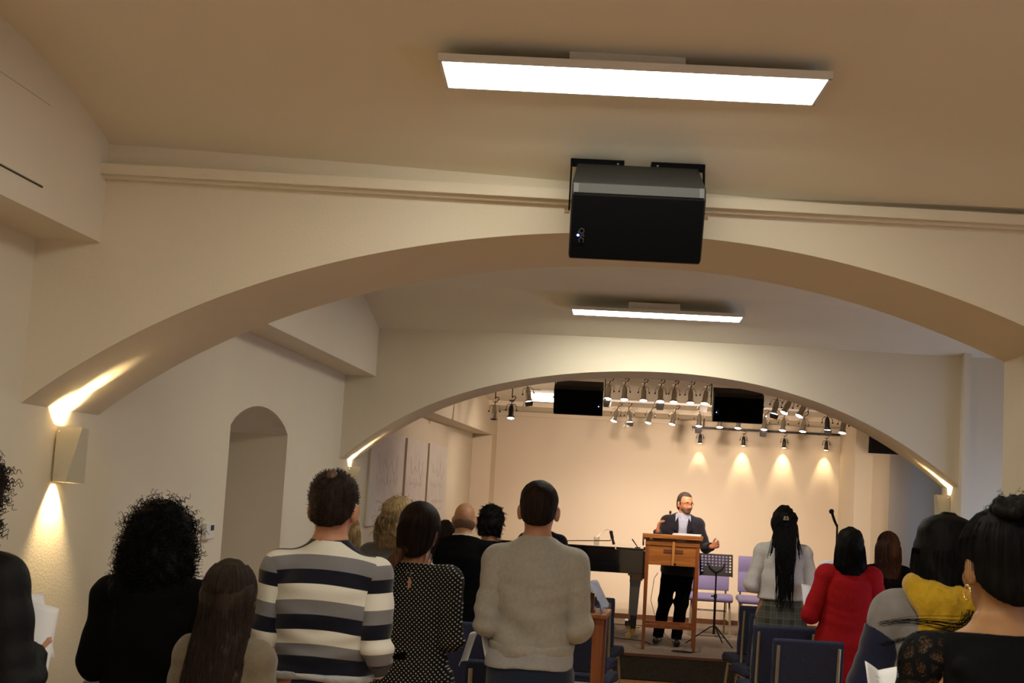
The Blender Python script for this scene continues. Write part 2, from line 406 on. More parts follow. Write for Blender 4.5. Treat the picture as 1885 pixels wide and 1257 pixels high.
class Solid:
    """list of primitives blended into one closed surface"""
    def __init__(s, k=0.02): s.pr = []; s.k = k; s.post = []; s.noise = None
    def cap(s, a, b, ra, rb=None, k=None, cut=False, off=0.0):
        s.pr.append(('cap', np.array(a, float), np.array(b, float), ra + off, (ra if rb is None else rb) + off, k, cut)); return s
    def ell(s, c, r, k=None, rot=None):
        s.pr.append(('ell', np.array(c, float), np.array(r, float), rot, k)); return s
    def loft(s, rows, k=None, off=0.0, p=2.0):
        r = np.array(rows, float).copy(); r[:, 3:5] += off
        r[0, 0] -= off * 0.3; r[-1, 0] += off * 0.3
        s.pr.append(('loft', r, k, p)); return s
    def cut(s, n, d):      # keep n.p < d
        n = np.array(n, float); n /= np.linalg.norm(n); s.post.append(('plane', n, d)); return s
    def carve(s, fn): s.post.append(('fn', fn)); return s
    def bounds(s):
        lo = np.full(3, 1e9); hi = -lo
        for p in s.pr:
            a, b = s._bb(p); lo = np.minimum(lo, a); hi = np.maximum(hi, b)
        return lo, hi
    def _bb(s, p):
        if p[0] == 'cap':
            r = max(p[3], p[4]); return np.minimum(p[1], p[2]) - r, np.maximum(p[1], p[2]) + r
        if p[0] == 'ell':
            r = p[2] if p[3] is None else np.full(3, p[2].max()); return p[1] - r, p[1] + r
        r = p[1]
        return (np.array([(r[:, 1] - r[:, 3]).min(), (r[:, 2] - r[:, 4]).min(), r[0, 0]]), np.array([(r[:, 1] + r[:, 3]).max(), (r[:, 2] + r[:, 4]).max(), r[-1, 0]]))
    def mesh(s, h=0.01):
        lo, hi = s.bounds(); lo = lo - 3 * h; hi = hi + 3 * h
        n = np.ceil((hi - lo) / h).astype(int) + 1
        ax = [lo[i] + h * np.arange(n[i]) for i in range(3)]
        F = np.full(tuple(n), 0.08, np.float32)
        for p in s.pr:
            k = (p[5] if p[0] == 'cap' else (p[4] if p[0] == 'ell' else p[2])) or s.k
            a, b = s._bb(p); mg = k + 2 * h + 0.02
            i0 = np.maximum(((a - mg - lo) / h).astype(int), 0); i1 = np.minimum(((b + mg - lo) / h).astype(int) + 2, n)
            sl = tuple(slice(i0[i], i1[i]) for i in range(3))
            X = ax[0][sl[0]][:, None, None].astype(np.float32); Y = ax[1][sl[1]][None, :, None].astype(np.float32); Z = ax[2][sl[2]][None, None, :].astype(np.float32)
            if p[0] == 'cap':
                A, B, ra, rb = p[1:5]; d = B - A; L = float(d @ d) + 1e-12
                t = ((X - A[0]) * d[0] + (Y - A[1]) * d[1] + (Z - A[2]) * d[2]) / L
                tc = np.clip(t, 0, 1)
                D = np.sqrt((X - A[0] - tc * d[0]) ** 2 + (Y - A[1] - tc * d[1]) ** 2 + (Z - A[2] - tc * d[2]) ** 2) - (ra + (rb - ra) * tc)
                if p[6]: D = np.maximum(D, (t - 1) * math.sqrt(L))
            elif p[0] == 'ell':
                c, r = p[1], p[2]; x, y, z = X - c[0], Y - c[1], Z - c[2]
                if p[3] is not None:
                    m_ = np.array(p[3].to_3x3().transposed())
                    x, y, z = (m_[0][0] * x + m_[0][1] * y + m_[0][2] * z, m_[1][0] * x + m_[1][1] * y + m_[1][2] * z, m_[2][0] * x + m_[2][1] * y + m_[2][2] * z)
                q = np.sqrt((x / r[0]) ** 2 + (y / r[1]) ** 2 + (z / r[2]) ** 2)
                g = np.sqrt((x / r[0] ** 2) ** 2 + (y / r[1] ** 2) ** 2 + (z / r[2] ** 2) ** 2) + 1e-9
                D = q * (q - 1) / g
            else:
                r, pw = p[1], p[3]; zz = ax[2][sl[2]]
                # smooth interpolation of the rows
                t = np.interp(zz, r[:, 0], np.arange(len(r)))
                i = np.clip(np.floor(t).astype(int), 0, len(r) - 2); u = t - i; u = u * u * (3 - 2 * u) * 0.35 + u * 0.65
                cx = (r[i, 1] * (1 - u) + r[i + 1, 1] * u)[None, None, :]; cy = (r[i, 2] * (1 - u) + r[i + 1, 2] * u)[None, None, :]
                a_ = (r[i, 3] * (1 - u) + r[i + 1, 3] * u)[None, None, :]; b_ = (r[i, 4] * (1 - u) + r[i + 1, 4] * u)[None, None, :]
                a_ = np.maximum(a_, 0.002); b_ = np.maximum(b_, 0.002)
                q = (np.abs((X - cx) / a_) ** pw + np.abs((Y - cy) / b_) ** pw) ** (1.0 / pw)
                D = (q - 1) * np.minimum(a_, b_)
                dz = np.maximum(r[0, 0] - Z, Z - r[-1, 0])
                D = np.maximum(D, dz)
            F[sl] = _smin(F[sl], D.astype(np.float32), np.float32(k))
        X = ax[0][:, None, None].astype(np.float32); Y = ax[1][None, :, None].astype(np.float32); Z = ax[2][None, None, :].astype(np.float32)
        if s.noise is not None: F = F + s.noise(X, Y, Z).astype(np.float32)
        for q in s.post:
            if q[0] == 'plane': F = np.maximum(F, q[1][0] * X + q[1][1] * Y + q[1][2] * Z - q[2])
            else: F = np.maximum(F, q[1](X, Y, Z))
        return surface_net(F.astype(np.float32), lo, h)

def surface_net(F, lo, h):
    n = F.shape
    S = F < 0
    c = np.zeros((n[0] - 1, n[1] - 1, n[2] - 1), np.int8)
    for dx in (0, 1):
        for dy in (0, 1):
            for dz in (0, 1):
                c += S[dx:n[0] - 1 + dx, dy:n[1] - 1 + dy, dz:n[2] - 1 + dz]
    act = (c > 0) & (c < 8)
    ii = np.argwhere(act); idx = -np.ones(act.shape, np.int32); idx[act] = np.arange(len(ii))
    acc = np.zeros((len(ii), 3), np.float32); cnt = np.zeros(len(ii), np.float32)
    corners = [(0, 0, 0), (1, 0, 0), (0, 1, 0), (1, 1, 0), (0, 0, 1), (1, 0, 1), (0, 1, 1), (1, 1, 1)]
    val = [F[ii[:, 0] + q[0], ii[:, 1] + q[1], ii[:, 2] + q[2]] for q in corners]
    for a in range(8):
        for b in range(a + 1, 8):
            if bin(a ^ b).count('1') != 1: continue
            va, vb = val[a], val[b]; mk = (va < 0) != (vb < 0)
            t = np.where(mk, va / np.where(np.abs(va - vb) < 1e-12, 1, va - vb), 0)
            pa, pb = np.array(corners[a], np.float32), np.array(corners[b], np.float32)
            acc += np.where(mk[:, None], pa + (pb - pa) * t[:, None], 0); cnt += mk
    V = (ii + acc / cnt[:, None]) * h + lo
    quads = []
    for ax_ in range(3):
        o1, o2 = [(1, 2), (2, 0), (0, 1)][ax_]
        sl0 = [slice(1, n[i] - 1) for i in range(3)]; sl1 = list(sl0)
        sl0[ax_] = slice(0, n[ax_] - 1); sl1[ax_] = slice(1, n[ax_])
        s0, s1 = S[tuple(sl0)], S[tuple(sl1)]
        e = np.argwhere(s0 != s1)
        if not len(e): continue
        sgn = s0[e[:, 0], e[:, 1], e[:, 2]]
        base = e.copy()
        for i in range(3):
            if i != ax_: base[:, i] += 1
        def g(d1, d2):
            q = base.copy(); q[:, o1] -= d1; q[:, o2] -= d2
            return idx[q[:, 0], q[:, 1], q[:, 2]]
        Q = np.stack([g(1, 1), g(0, 1), g(0, 0), g(1, 0)], 1)
        Q[~sgn] = Q[~sgn][:, ::-1]
        quads.append(Q)
    Q = np.concatenate(quads)
    Q = Q[(Q >= 0).all(1)]
    return V, Q

def np_mesh(name, V, Q, m, parent=None, smooth=True):
    me = bpy.data.meshes.new(name)
    me.vertices.add(len(V)); me.vertices.foreach_set('co', np.ascontiguousarray(V, np.float32).ravel())
    k = Q.shape[1]
    me.loops.add(len(Q) * k); me.loops.foreach_set('vertex_index', np.ascontiguousarray(Q, np.int32).ravel())
    me.polygons.add(len(Q)); me.polygons.foreach_set('loop_start', np.arange(len(Q), dtype=np.int32) * k)
    me.update(calc_edges=True)
    if smooth: me.shade_smooth()
    me.materials.append(m)
    o = bpy.data.objects.new(name, me); C.objects.link(o)
    if parent is not None: o.parent = parent
    return o
def solid(name, S, m, parent=None, h=0.01):
    V, Q = S.mesh(h); return np_mesh(name, V, Q, m, parent)

def ribbons(name, lines, r, m, parent, n=3):
    """thin tubes along many polylines, joined: hair strands"""
    V = []; Q = []; o = 0
    for L in lines:
        L = np.asarray(L, float); k = len(L)
        T = np.gradient(L, axis=0); T /= np.linalg.norm(T, axis=1)[:, None] + 1e-9
        ref = np.array([0.31, 0.17, 0.93]) if abs(T[0][2]) < 0.8 else np.array([0.9, 0.37, 0.1])
        U = np.cross(T, ref); U /= np.linalg.norm(U, axis=1)[:, None] + 1e-9; W = np.cross(T, U)
        rr = r * np.linspace(1, 0.45, k)[:, None]
        for j in range(n):
            a = 2 * PI * j / n; V.append(L + rr * (U * math.cos(a) + W * math.sin(a)))
        i = np.arange(k - 1)
        for j in range(n):
            a0 = o + j * k + i; b0 = o + ((j + 1) % n) * k + i
            Q.append(np.stack([a0, b0, b0 + 1, a0 + 1], 1))
        o += n * k
    ob = np_mesh(name, np.concatenate(V), np.concatenate(Q), m, parent)
    ob['kind'] = 'stuff'
    return ob

# ------------------------------------------------------------------ wall sconces
M['sconce'] = mat('sconce', (0.62, 0.57, 0.44), 0.6)
M['glow'] = mat('glow', (1, 1, 1), 0.5, emit=(1.0, 0.80, 0.45), es=25)
def spot(name, loc, direction, power, size, blend, col, rad=0.01, parent=None):
    l = bpy.data.lights.new(name, 'SPOT'); l.energy = power; l.spot_size = R(size); l.spot_blend = blend
    l.color = col; l.shadow_soft_size = rad
    o = bpy.data.objects.new(name, l); C.objects.link(o)
    if parent is not None: o.parent = parent
    o.location = loc
    o.rotation_euler = Vector(direction).to_track_quat('-Z', 'Y').to_euler()
    return o
def sconce(loc, mirror, label):
    t = thing('wall_sconce', label, 'lamp', loc, 0, 'wedge wall sconces below the arches')
    s = mirror
    # eight corners: wall side and outer side
    top = [(0, -.055, .105), (s * .10, -.055, .105), (s * .112, -.02, .10), (0, .055, .10)]
    bot = [(0, -.055, -.105), (s * .052, -.055, -.105), (s * .085, .05, -.11), (0, .055, -.11)]
    mb = MB(); mb.add(top + bot, [(0, 1, 5, 4), (1, 2, 6, 5), (2, 3, 7, 6), (3, 0, 4, 7)])
    # inner walls of the shell
    def inn(p): return (p[0] * .86 + s * .004, p[1] * .88, p[2] * .985)
    ti, bi = [inn(p) for p in top], [inn(p) for p in bot]
    n = len(mb.v); mb.add(ti + bi, [(0, 1, 5, 4), (1, 2, 6, 5), (2, 3, 7, 6), (3, 0, 4, 7)])
    mb.add(top + ti, [(0, 1, 5, 4), (1, 2, 6, 5), (2, 3, 7, 6), (3, 0, 4, 7)])
    mb.add(bot + bi, [(0, 1, 5, 4), (1, 2, 6, 5), (2, 3, 7, 6), (3, 0, 4, 7)])
    mb.build('shade', M['sconce'], t)
    MB().box((s * .035, -.01, 0.02), (.05, .07, .05)).build('lamp_holder', M['whitepaint'], t)
    for z_ in (.052, -.012): MB().box((s * .035, -.01, z_), (.03, .045, .012)).build('bulb', M['glow'], t)
    for z_ in (.085, -.085): MB().sphere((s * .012, -.058, z_), .004).build('screw', M['chrome'], t)
    warm = (1.0, 0.72, 0.36)
    spot('up_light', (s * .03, -.015, .10), (s * 0.35, 0.02, 1), SCONCE_W * 0.9, 50, 1.0, warm, .008, t)
    spot('up_wide_light', (s * .022, -.02, .085), (-s * 0.5, 0, 1), SCONCE_W * 0.6, 110, .6, warm, .006, t)
    spot('down_light', (s * .024, -.02, -.09), (-s * 0.25, 0, -1), SCONCE_W * 0.7, 88, .7, warm, .006, t)
    return t
sconce((-2.19, 5.30, 1.795), 1, 'cream wedge sconce under the near arch on the left wall')
sconce((-2.195, 10.97, 1.77), 1, 'cream wedge sconce under the far arch, beside the canvases')
sconce((2.395, 10.95, 1.81), -1, 'cream wedge sconce under the far arch on the right pier')

# ------------------------------------------------------------------ loudspeakers
M['grille'] = mat('grille', (0.004, 0.004, 0.0045), 0.95, spec=.05)
M['cab'] = mat('cab', (0.008, 0.0075, 0.0065), 0.6, bump=0.2, bscale=250)
M['logo'] = mat('logo', (0.06, 0.057, 0.052), 0.5)
M['led'] = mat('led', (0.1, 0.1, 1), 0.4, emit=(0.12, 0.16, 1.0), es=12)
def perforated():
    m = mat('perforated', (0.05, 0.047, 0.04), 0.6)
    nt = m.node_tree; b = nt.nodes['Principled BSDF']
    tc = nt.nodes.new('ShaderNodeTexCoord'); v = nt.nodes.new('ShaderNodeTexVoronoi'); v.inputs['Scale'].default_value = 180; v.inputs['Randomness'].default_value = 0
    nt.links.new(tc.outputs['Object'], v.inputs['Vector'])
    r = nt.nodes.new('ShaderNodeValToRGB'); r.color_ramp.elements[0].position = 0.32; r.color_ramp.elements[1].position = 0.42
    r.color_ramp.elements[0].color = (0.012, 0.012, 0.012, 1); r.color_ramp.elements[1].color = (0.025, 0.023, 0.02, 1)
    nt.links.new(v.outputs['Distance'], r.inputs[0]); nt.links.new(r.outputs[0], b.inputs['Base Color'])
    return m
M['perf'] = perforated()
def text_obj(name, body, size, m, parent, loc, rot, ext=0.0008, align='CENTER'):
    cu = bpy.data.curves.new(name, 'FONT'); cu.body = body; cu.size = size; cu.extrude = ext; cu.align_x = align; cu.align_y = 'CENTER'
    tmp = bpy.data.objects.new(name, cu); C.objects.link(tmp)
    dg = bpy.context.evaluated_depsgraph_get(); dg.update()
    me = bpy.data.meshes.new_from_object(tmp.evaluated_get(dg))
    bpy.data.objects.remove(tmp); bpy.data.curves.remove(cu)
    o = bpy.data.objects.new(name, me); C.objects.link(o); me.materials.clear(); me.materials.append(m)
    o.parent = parent; o.location = loc; o.rotation_euler = rot
    return o
def loudspeaker(loc, tilt, rz, label, arm, led_side=-1, wide=0.455):
    """origin: middle of the cabinet; front grille towards -Y"""
    t = thing('loudspeaker', label, 'speaker', loc, rz, 'black loudspeakers hung from the ceiling')
    W_, F_, D_ = wide, 0.285, 0.25
    rot = Matrix.Rotation(tilt, 3, 'X')
    def T(p): return rot @ Vector(p)
    # cabinet, narrower to the back
    prof = [(-D_ / 2 + .03, -F_ / 2), (-D_ / 2, -F_ / 2 + .02), (-D_ / 2, F_ / 2 - .05), (-D_ / 2 + .022, F_ / 2 - .012), (D_ / 2, F_ / 2 + .0), (D_ / 2, -F_ / 2 + .05)]
    mb = MB(); mb.prism(prof, -W_ / 2, W_ / 2, 'X'); mb.v = [tuple(T((v[0] * (1 - 0.06 * (v[1] + D_ / 2) / D_), v[1], v[2]))) for v in mb.v]
    mb.build('cabinet', M['cab'], t, bevel=0.006)
    g = MB(); g.box((0, -D_ / 2 - .004, -.015), (W_ - .012, .01, F_ - .062)); g.v = [tuple(T(v)) for v in g.v]
    g.build('grille', M['grille'], t, bevel=0.003)
    p = MB(); r2 = Matrix.Rotation(R(-30), 3, 'X'); p.box((0, -D_ / 2 + .0085, F_ / 2 - .027), (W_ - .05, .004, .032), r2); p.v = [tuple(T(v)) for v in p.v]
    p.build('perforated_band', M['perf'], t)
    for s in (-1, 1):
        c = MB().box((s * (W_ / 2 - .016), -D_ / 2 + .008, F_ / 2 - .027), (.017, .006, .032), r2)
        c.v = [tuple(T(v)) for v in c.v]; c.build('band_end', M['logo'], t)
    x = led_side * (W_ / 2 - .034)
    lg = MB(); lg.box((x, -D_ / 2 - .0095, -.045), (.034, .002, .066)); lg.v = [tuple(T(v)) for v in lg.v]
    b = lg.build('badge', M['grille'], t)
    q = rot.to_4x4() @ Matrix.Rotation(R(90), 4, 'X')
    e = (rot @ Matrix.Rotation(R(90), 3, 'X') @ Matrix.Rotation(R(-90), 3, 'Z')).to_euler()
    text_obj('logo_lettering', 'QSC', 0.026, M['logo'], t, T((x + .007, -D_ / 2 - .0115, -.045)), e)
    l = MB(); lp = T((x - .004, -D_ / 2 - .013, -.045)); l.sphere(lp, .0038); l.build('power_led', M['led'], t)
    # mounting yoke
    topz = arm
    for s in (-1, 1):
        a = MB(); sx = s * (W_ / 2 + .006)
        a.box((sx, 0.03, topz / 2), (.006, .035, topz), Matrix.Rotation(R(-18), 3, 'X') if arm < .25 else None)
        a.box((s * (W_ / 2 - .085), 0.08 if arm < .25 else 0.03, topz), (.19, .055, .008))
        a.box((s * (W_ / 2 - .085), 0.053 if arm < .25 else 0.003, topz - .012), (.19, .005, .03))
        a.build('bracket', M['grille'], t, bevel=0.002)
        MB().cyl((s * (W_ / 2 + .004), 0, 0), (s * (W_ / 2 + .022), 0, 0), .009, n=6).build('bolt', M['chrome'], t)
        MB().sphere((s * .07, 0.05 if arm < .25 else 0, topz - .012), .005).build('screw', M['chrome'], t)
    return t
loudspeaker((-0.024, 4.86, 2.735), R(27), R(2.5), 'large black loudspeaker hanging from the ceiling before the near arch', 0.198)
loudspeaker((-0.505, 13.1, 2.650), R(14), R(-2), 'black loudspeaker over the stage, left of the spotlights', 0.37, 1)
loudspeaker((0.945, 13.1, 2.655), R(14), R(3), 'black loudspeaker over the stage, right of the chrome spotlights', 0.37, -1)

# ------------------------------------------------------------------ stage spotlights on rails
M['lens'] = mat('lens', (1, 1, 1), 0.4, emit=(1.0, 0.88, 0.72), es=9)
M['lens_warm'] = mat('lens_warm', (1, 1, 1), 0.4, emit=(1.0, 0.72, 0.35), es=9)
M['lens_violet'] = mat('lens_violet', (1, 1, 1), 0.4, emit=(0.85, 0.72, 1.0), es=10)
M['can_black'] = mat('can_black', (0.015, 0.014, 0.013), 0.35, metal=0.3)
M['door'] = mat('door', (0.06, 0.055, 0.05), 0.5, metal=0.3)
def can(body, lensm, door, sc=1.0):
    """origin: the hook on the rail; hangs down 0.25 m; lamp points down"""
    t = thing('spotlight', '', 'spotlight')
    MB().tube([(0, -.01, -.01), (.012, -.01, .008), (.03, -.01, .01), (.04, -.01, -.008), (.025, -.01, -.03), (0, 0, -.05), (0, 0, -.075)], .005, 6).build('hook', M['blackmetal'], t, smooth=True)
    MB().cyl((0, 0, -.035), (0, 0, -.042), .03, n=10).build('clamp_plate', body, t)
    y = MB().tube([(-.052, 0, -.14), (-.052, 0, -.10), (-.035, 0, -.078), (.035, 0, -.078), (.052, 0, -.10), (.052, 0, -.14)], .004, 6)
    y.build('yoke', body, t, smooth=True)
    for s in (-1, 1): MB().cyl((s * .05, 0, -.14), (s * .064, 0, -.14), .008, n=8).build('knob', M['blackmetal'], t)
    h = bpy.data.objects.new('can', None)
    m_ = MB().tube([(0, 0, -.085), (0, 0, -.095), (0, 0, -.12), (0, 0, -.125), (0, 0, -.2), (0, 0, -.205), (0, 0, -.225)], [.012, .022, .025, .027, .027, .037, .038], 14, cap=False)
    m_.cyl((0, 0, -.084), (0, 0, -.086), .012, n=10)
    co = m_.build('can', body, t, smooth='auto', angle=40)
    lz = MB().cyl((0, 0, -.206), (0, 0, -.222), .034, .034, 14); lz.sphere((0, 0, -.222), .034, 12, (1, 1, .35)); lz.build('lens', lensm, co)
    if door:
        r1 = Matrix.Rotation(R(-35 if door == 1 else 35), 3, 'X')
        MB().box((0, (-.058 if door == 1 else .058), -.262), (.085, .003, .07), r1, 0.8).build('barn_door', M['door'], co)
        MB().box((-.06, 0, -.255), (.003, .07, .055), Matrix.Rotation(R(20), 3, 'Y')).build('barn_door', M['door'], co)
    return t
protos = {}
def stage_can(x, y, z, style, tx=0, ty=0, door=0, label='', lm='lens', group=None):
    key = (style, door, lm)
    if key not in protos:
        protos[key] = can(M['chrome'] if style == 'c' else M['can_black'], M[lm], door); t = protos[key]
    else:
        t = copy_tree(protos[key])
    t.location = (x, y, z); t['label'] = label; t['group'] = group
    t.rotation_euler = (tx, ty, 0)
    return t
def px(x_, y_, Y):
    """sight line through a picture point, met with the plane at depth Y: used once to lay out the small lamps"""
    v = Vector((x_ - 942.5, 628.5 - y_, -2600.0)); wv = Vector((Vector(_rx).dot(v), Vector(_ry).dot(v), Vector(_rz).dot(v)))
    return wv * (Y / wv.y) + Vector((0, 0, H))
G1, G2 = 'chrome spotlights on the front rail', 'chrome spotlights on the rear rail'
RAILZ = (2.992, 2.862, 2.70)
row1 = [(1123, 702), (1151, 701), (1186, 703), (1217, 703), (1243, 703), (1272, 705), (1302, 708)]
names1 = ['first', 'second', 'third', 'fourth', 'fifth', 'sixth', 'seventh']
for i, (a, b) in enumerate(row1):
    p = px(a, b, 14.5)
    stage_can(p.x, p.y, RAILZ[0] - .022, 'c', R(-14), R([4, 0, 0, 0, 2, 0, 6][i]), [2, 0, 0, 2, 0, 0, 2][i],
              'chrome spotlight on the front rail, %s one to the right of the left loudspeaker' % names1[i], group=G1)
row2 = [(1140, 743, 14, 0), (1157, 745, -6, 1), (1203, 745, 14, 0), (1246, 742, 12, 0), (1289, 745, 2, 2), (1326, 747, 0, 0), (1362, 748, 4, 0), (1409, 750, 3, 2), (1445, 753, 6, 0), (1482, 757, 6, 0)]
names2 = ['leftmost chrome spotlight of the rear rail, tilted left', 'chrome spotlight on the rear rail with a lit barn door, below the second front one',
          'small chrome spotlight on the rear rail, tilted, below the front row gap', 'chrome spotlight of the rear rail below the fifth front one',
          'chrome rear-rail spotlight with barn doors beside the right loudspeaker', 'rear-rail spotlight peeping from under the left half of the right loudspeaker',
          'rear-rail spotlight peeping from under the right half of the right loudspeaker', 'chrome spotlight with barn doors, first to the right of the right loudspeaker',
          'chrome rear-rail spotlight above the third wall-washing lamp', 'rightmost chrome spotlight of the rear rail, below the violet glow']
for (a, b, tl, dr), nm in zip(row2, names2):
    p = px(a, b, 16.3)
    stage_can(p.x, p.y, RAILZ[1] - .022, 'c', R(-10), R(tl), dr, nm, group=G2)
for (a, b, Y, st, tl, dr, nm, lm) in (
        (912, 733, 14.5, 'c', 0, 0, 'unlit chrome spotlight hanging furthest left below the far arch', 'door'),
        (943, 731, 14.5, 'k', 0, 0, 'black spotlight hanging left of the cream ceiling panel', 'lens'),
        (970, 700, 14.0, 'c', -10, 1, 'chrome spotlight with barn door tucked under the arch left of the cream ceiling panel', 'lens'),
        (1434, 722, 13.6, 'c', 12, 1, 'chrome spotlight with barn door just right of the right loudspeaker', 'lens'),
        (1461, 724, 14.0, 'c', 25, 0, 'violet-white spotlight nearest the arch, left one', 'lens_violet'),
        (1489, 730, 14.0, 'c', 25, 0, 'violet-white spotlight nearest the arch, right one', 'lens_violet'),
        (1523, 755, 15.4, 'k', 0, 1, 'black spotlight with barn door above the rightmost wall-washing lamp', 'lens'),
        (1556, 758, 14.5, 'c', 8, 0, 'chrome spotlight furthest right against the stage pier', 'lens_warm')):
    p = px(a, b, Y)
    MB_ = MB().cyl((0, 0, 0), (0, 0, ceil_z(p.x, p.y) - p.z + .01), .006, n=6)
    t = stage_can(p.x, p.y, p.z, st, R(-12), R(tl), dr, nm, lm, 'odd spotlights at the ends of the rails')
    rod = MB_.build('drop_rod', M['blackmetal'], t); rod.rotation_euler = (-t.rotation_euler.x, -t.rotation_euler.y, 0)
wash = [(1290, 781), (1370, 782), (1445, 785), (1522, 791)]
for i, (a, b) in enumerate(wash):
    p = px(a, b, 18.08)
    t = stage_can(p.x, p.y, RAILZ[2] - .018, 'k', R(5), 0, 0, 'small black wall-washing lamp, %s of four above the pools of light' % ['leftmost', 'second', 'third', 'rightmost'][i], 'lens_warm', 'black wall-washing lamps')
    t.scale = (.8, .8, .8)
    spot('wash_light', (p.x, 18.105, p.z - .195), (0, 0.24, -1), WALLSPOT_W * .95, 46, 0.85, (1.0, 0.76, 0.45), .012)
# rails that carry them
for i, (Y, z, x0, x1, nm) in enumerate(((14.5, RAILZ[0], -1.45, 1.95, 'front lighting rail on the stage ceiling'), (16.3, RAILZ[1], -0.35, 2.35, 'middle lighting rail on the stage ceiling'), (18.08, RAILZ[2], 0.75, 2.6, 'rear lighting rail near the stage back wall'))):
    t = thing('lighting_rail', nm, 'rail', ((x0 + x1) / 2, Y, z), 0, 'lighting rails over the stage')
    L = x1 - x0
    MB().box((0, 0, 0), (L, .03, .025)).build('track', M['whitepaint'] if i < 2 else M['blackmetal'], t)
    for s in (-1, 0, 1): MB().cyl((s * L * .42, 0, .01), (s * L * .42, 0, ceil_z(0, Y) - z), .008).build('hanger', M['blackmetal'], t)
# the throw of the stage lamps
warm = (1.0, 0.78, 0.62)
for (x, y, z, tx, ty, tz, e, sz) in ((-0.2, 14.45, 2.72, 0.2, 18.2, 1.3, 1.0, 75), (0.35, 14.45, 2.72, 1.6, 18.2, 1.1, 1.1, 75), (0.85, 14.45, 2.72, 0.9, 18.2, 0.9, 0.9, 80),
                                  (-1.0, 14.4, 2.65, -1.0, 18.2, 1.4, 1.1, 80), (0.9, 14.4, 2.7, -2.1, 14.6, 1.5, 0.9, 90), (1.7, 14.4, 2.6, 2.0, 18.2, 1.2, 0.8, 75),
                                  (1.3, 16.1, 2.6, 1.0, 17.8, .2, 0.5, 95), (-0.1, 16.1, 2.6, -.2, 17.8, .2, 0.5, 95),
                                  (1.25, 13.5, 2.6, 0.6, 15.1, 1.3, 0.55, 55), (0.0, 13.5, 2.6, 0.5, 15.1, 1.3, 0.5, 55), (0.45, 13.9, 2.75, 0.45, 14.9, .2, 0.35, 80)):
    spot('stage_light', (x, y, z), (tx - x, ty - y, tz - z), STAGE_W * e, sz, 0.8, warm, .03)

# ------------------------------------------------------------------ chairs
M['gold'] = mat('gold', (0.42, 0.36, 0.24), 0.35, metal=0.55)
M['navyfab'] = mat('navyfab', (0.034, 0.040, 0.078), 0.9, noise=0.2, nscale=120, bump=0.3, bscale=400, sheen=0.0, spec=0.2)
M['lilacfab'] = mat('lilacfab', (0.19, 0.165, 0.31), 0.9, noise=0.12, nscale=120, bump=0.3, bscale=400, sheen=0.2, spec=0.2)
def cushion(mb_name, prof, w_, m_, parent, bev):
    """prof: outline in the YZ plane, swept over the width"""
    mb = MB(); mb.prism(prof, -w_ / 2, w_ / 2, 'X')
    return mb.build(mb_name, m_, parent, bevel=bev, seg=3, angle=60)
def chair(label, fab, group):
    """faces +Y; origin on the floor below the backrest"""
    t = thing('stacking_chair', label, 'chair', (0, 0, 0), 0, group)
    # seat, thick front roll
    cushion('seat', [(0.02, .40), (.02, .45), (.10, .465), (.30, .475), (.44, .47), (.49, .445), (.50, .41), (.47, .385), (.40, .395), (.2, .40)], .50, fab, t, .018)
    # backrest: shell leaning back with lumbar and shoulder rolls
    cushion('backrest', [(-.005, .50), (-.035, .70), (-.06, .895), (-.045, .91), (-.005, .905), (.015, .86), (.015, .78), (-.005, .725), (.02, .68), (.045, .60), (.04, .52), (.03, .49)], .455, fab, t, .014)
    for s in (-1, 1):
        lg = MB()
        lg.tube([(s * .195, -.06, 0), (s * .195, -.035, .25), (s * .195, -.012, .42), (s * .195, -.02, .55), (s * .195, -.048, .75), (s * .195, -.068, .865)], .011, 4)
        lg.v = [(x + (0), y, z) for x, y, z in lg.v]
        lg.build('leg', M['gold'], t)
        MB().tube([(s * .23, .44, 0), (s * .225, .41, .22), (s * .215, .38, .385)], .0125, 8).build('leg', M['gold'], t, smooth='auto')
        MB().tube([(s * .21, -.01, .385), (s * .215, .38, .385)], .010, 6).build('seat_rail', M['gold'], t, smooth='auto')
        MB().tube([(s * .20, -.045, .17), (s * .228, .425, .17)], .007, 6).build('side_stretcher', M['gold'], t, smooth='auto')
    MB().tube([(-.195, -.012, .42), (.195, -.012, .42)], .009, 6).build('cross_rail', M['gold'], t)
    rk = MB()
    for y in (.06, .16, .26): rk.tube([(-.19, y, .27), (.19, y, .27)], .003, 5)
    rk.tube([(-.19, .04, .38), (-.19, .05, .27), (-.19, .30, .27), (-.19, .32, .38)], .003, 5).tube([(.19, .04, .38), (.19, .05, .27), (.19, .30, .27), (.19, .32, .38)], .003, 5)
    rk.build('book_rack', M['blackmetal'], t)
    return t
GR, GL = 'navy chairs on the right of the aisle', 'navy chairs on the left of the aisle'
c0 = chair('navy chair with gold frame nearest the viewer, right of the aisle', M['navyfab'], GR)
c0.location = (1.20, 9.47, 0); c0.rotation_euler = (0, 0, R(2))
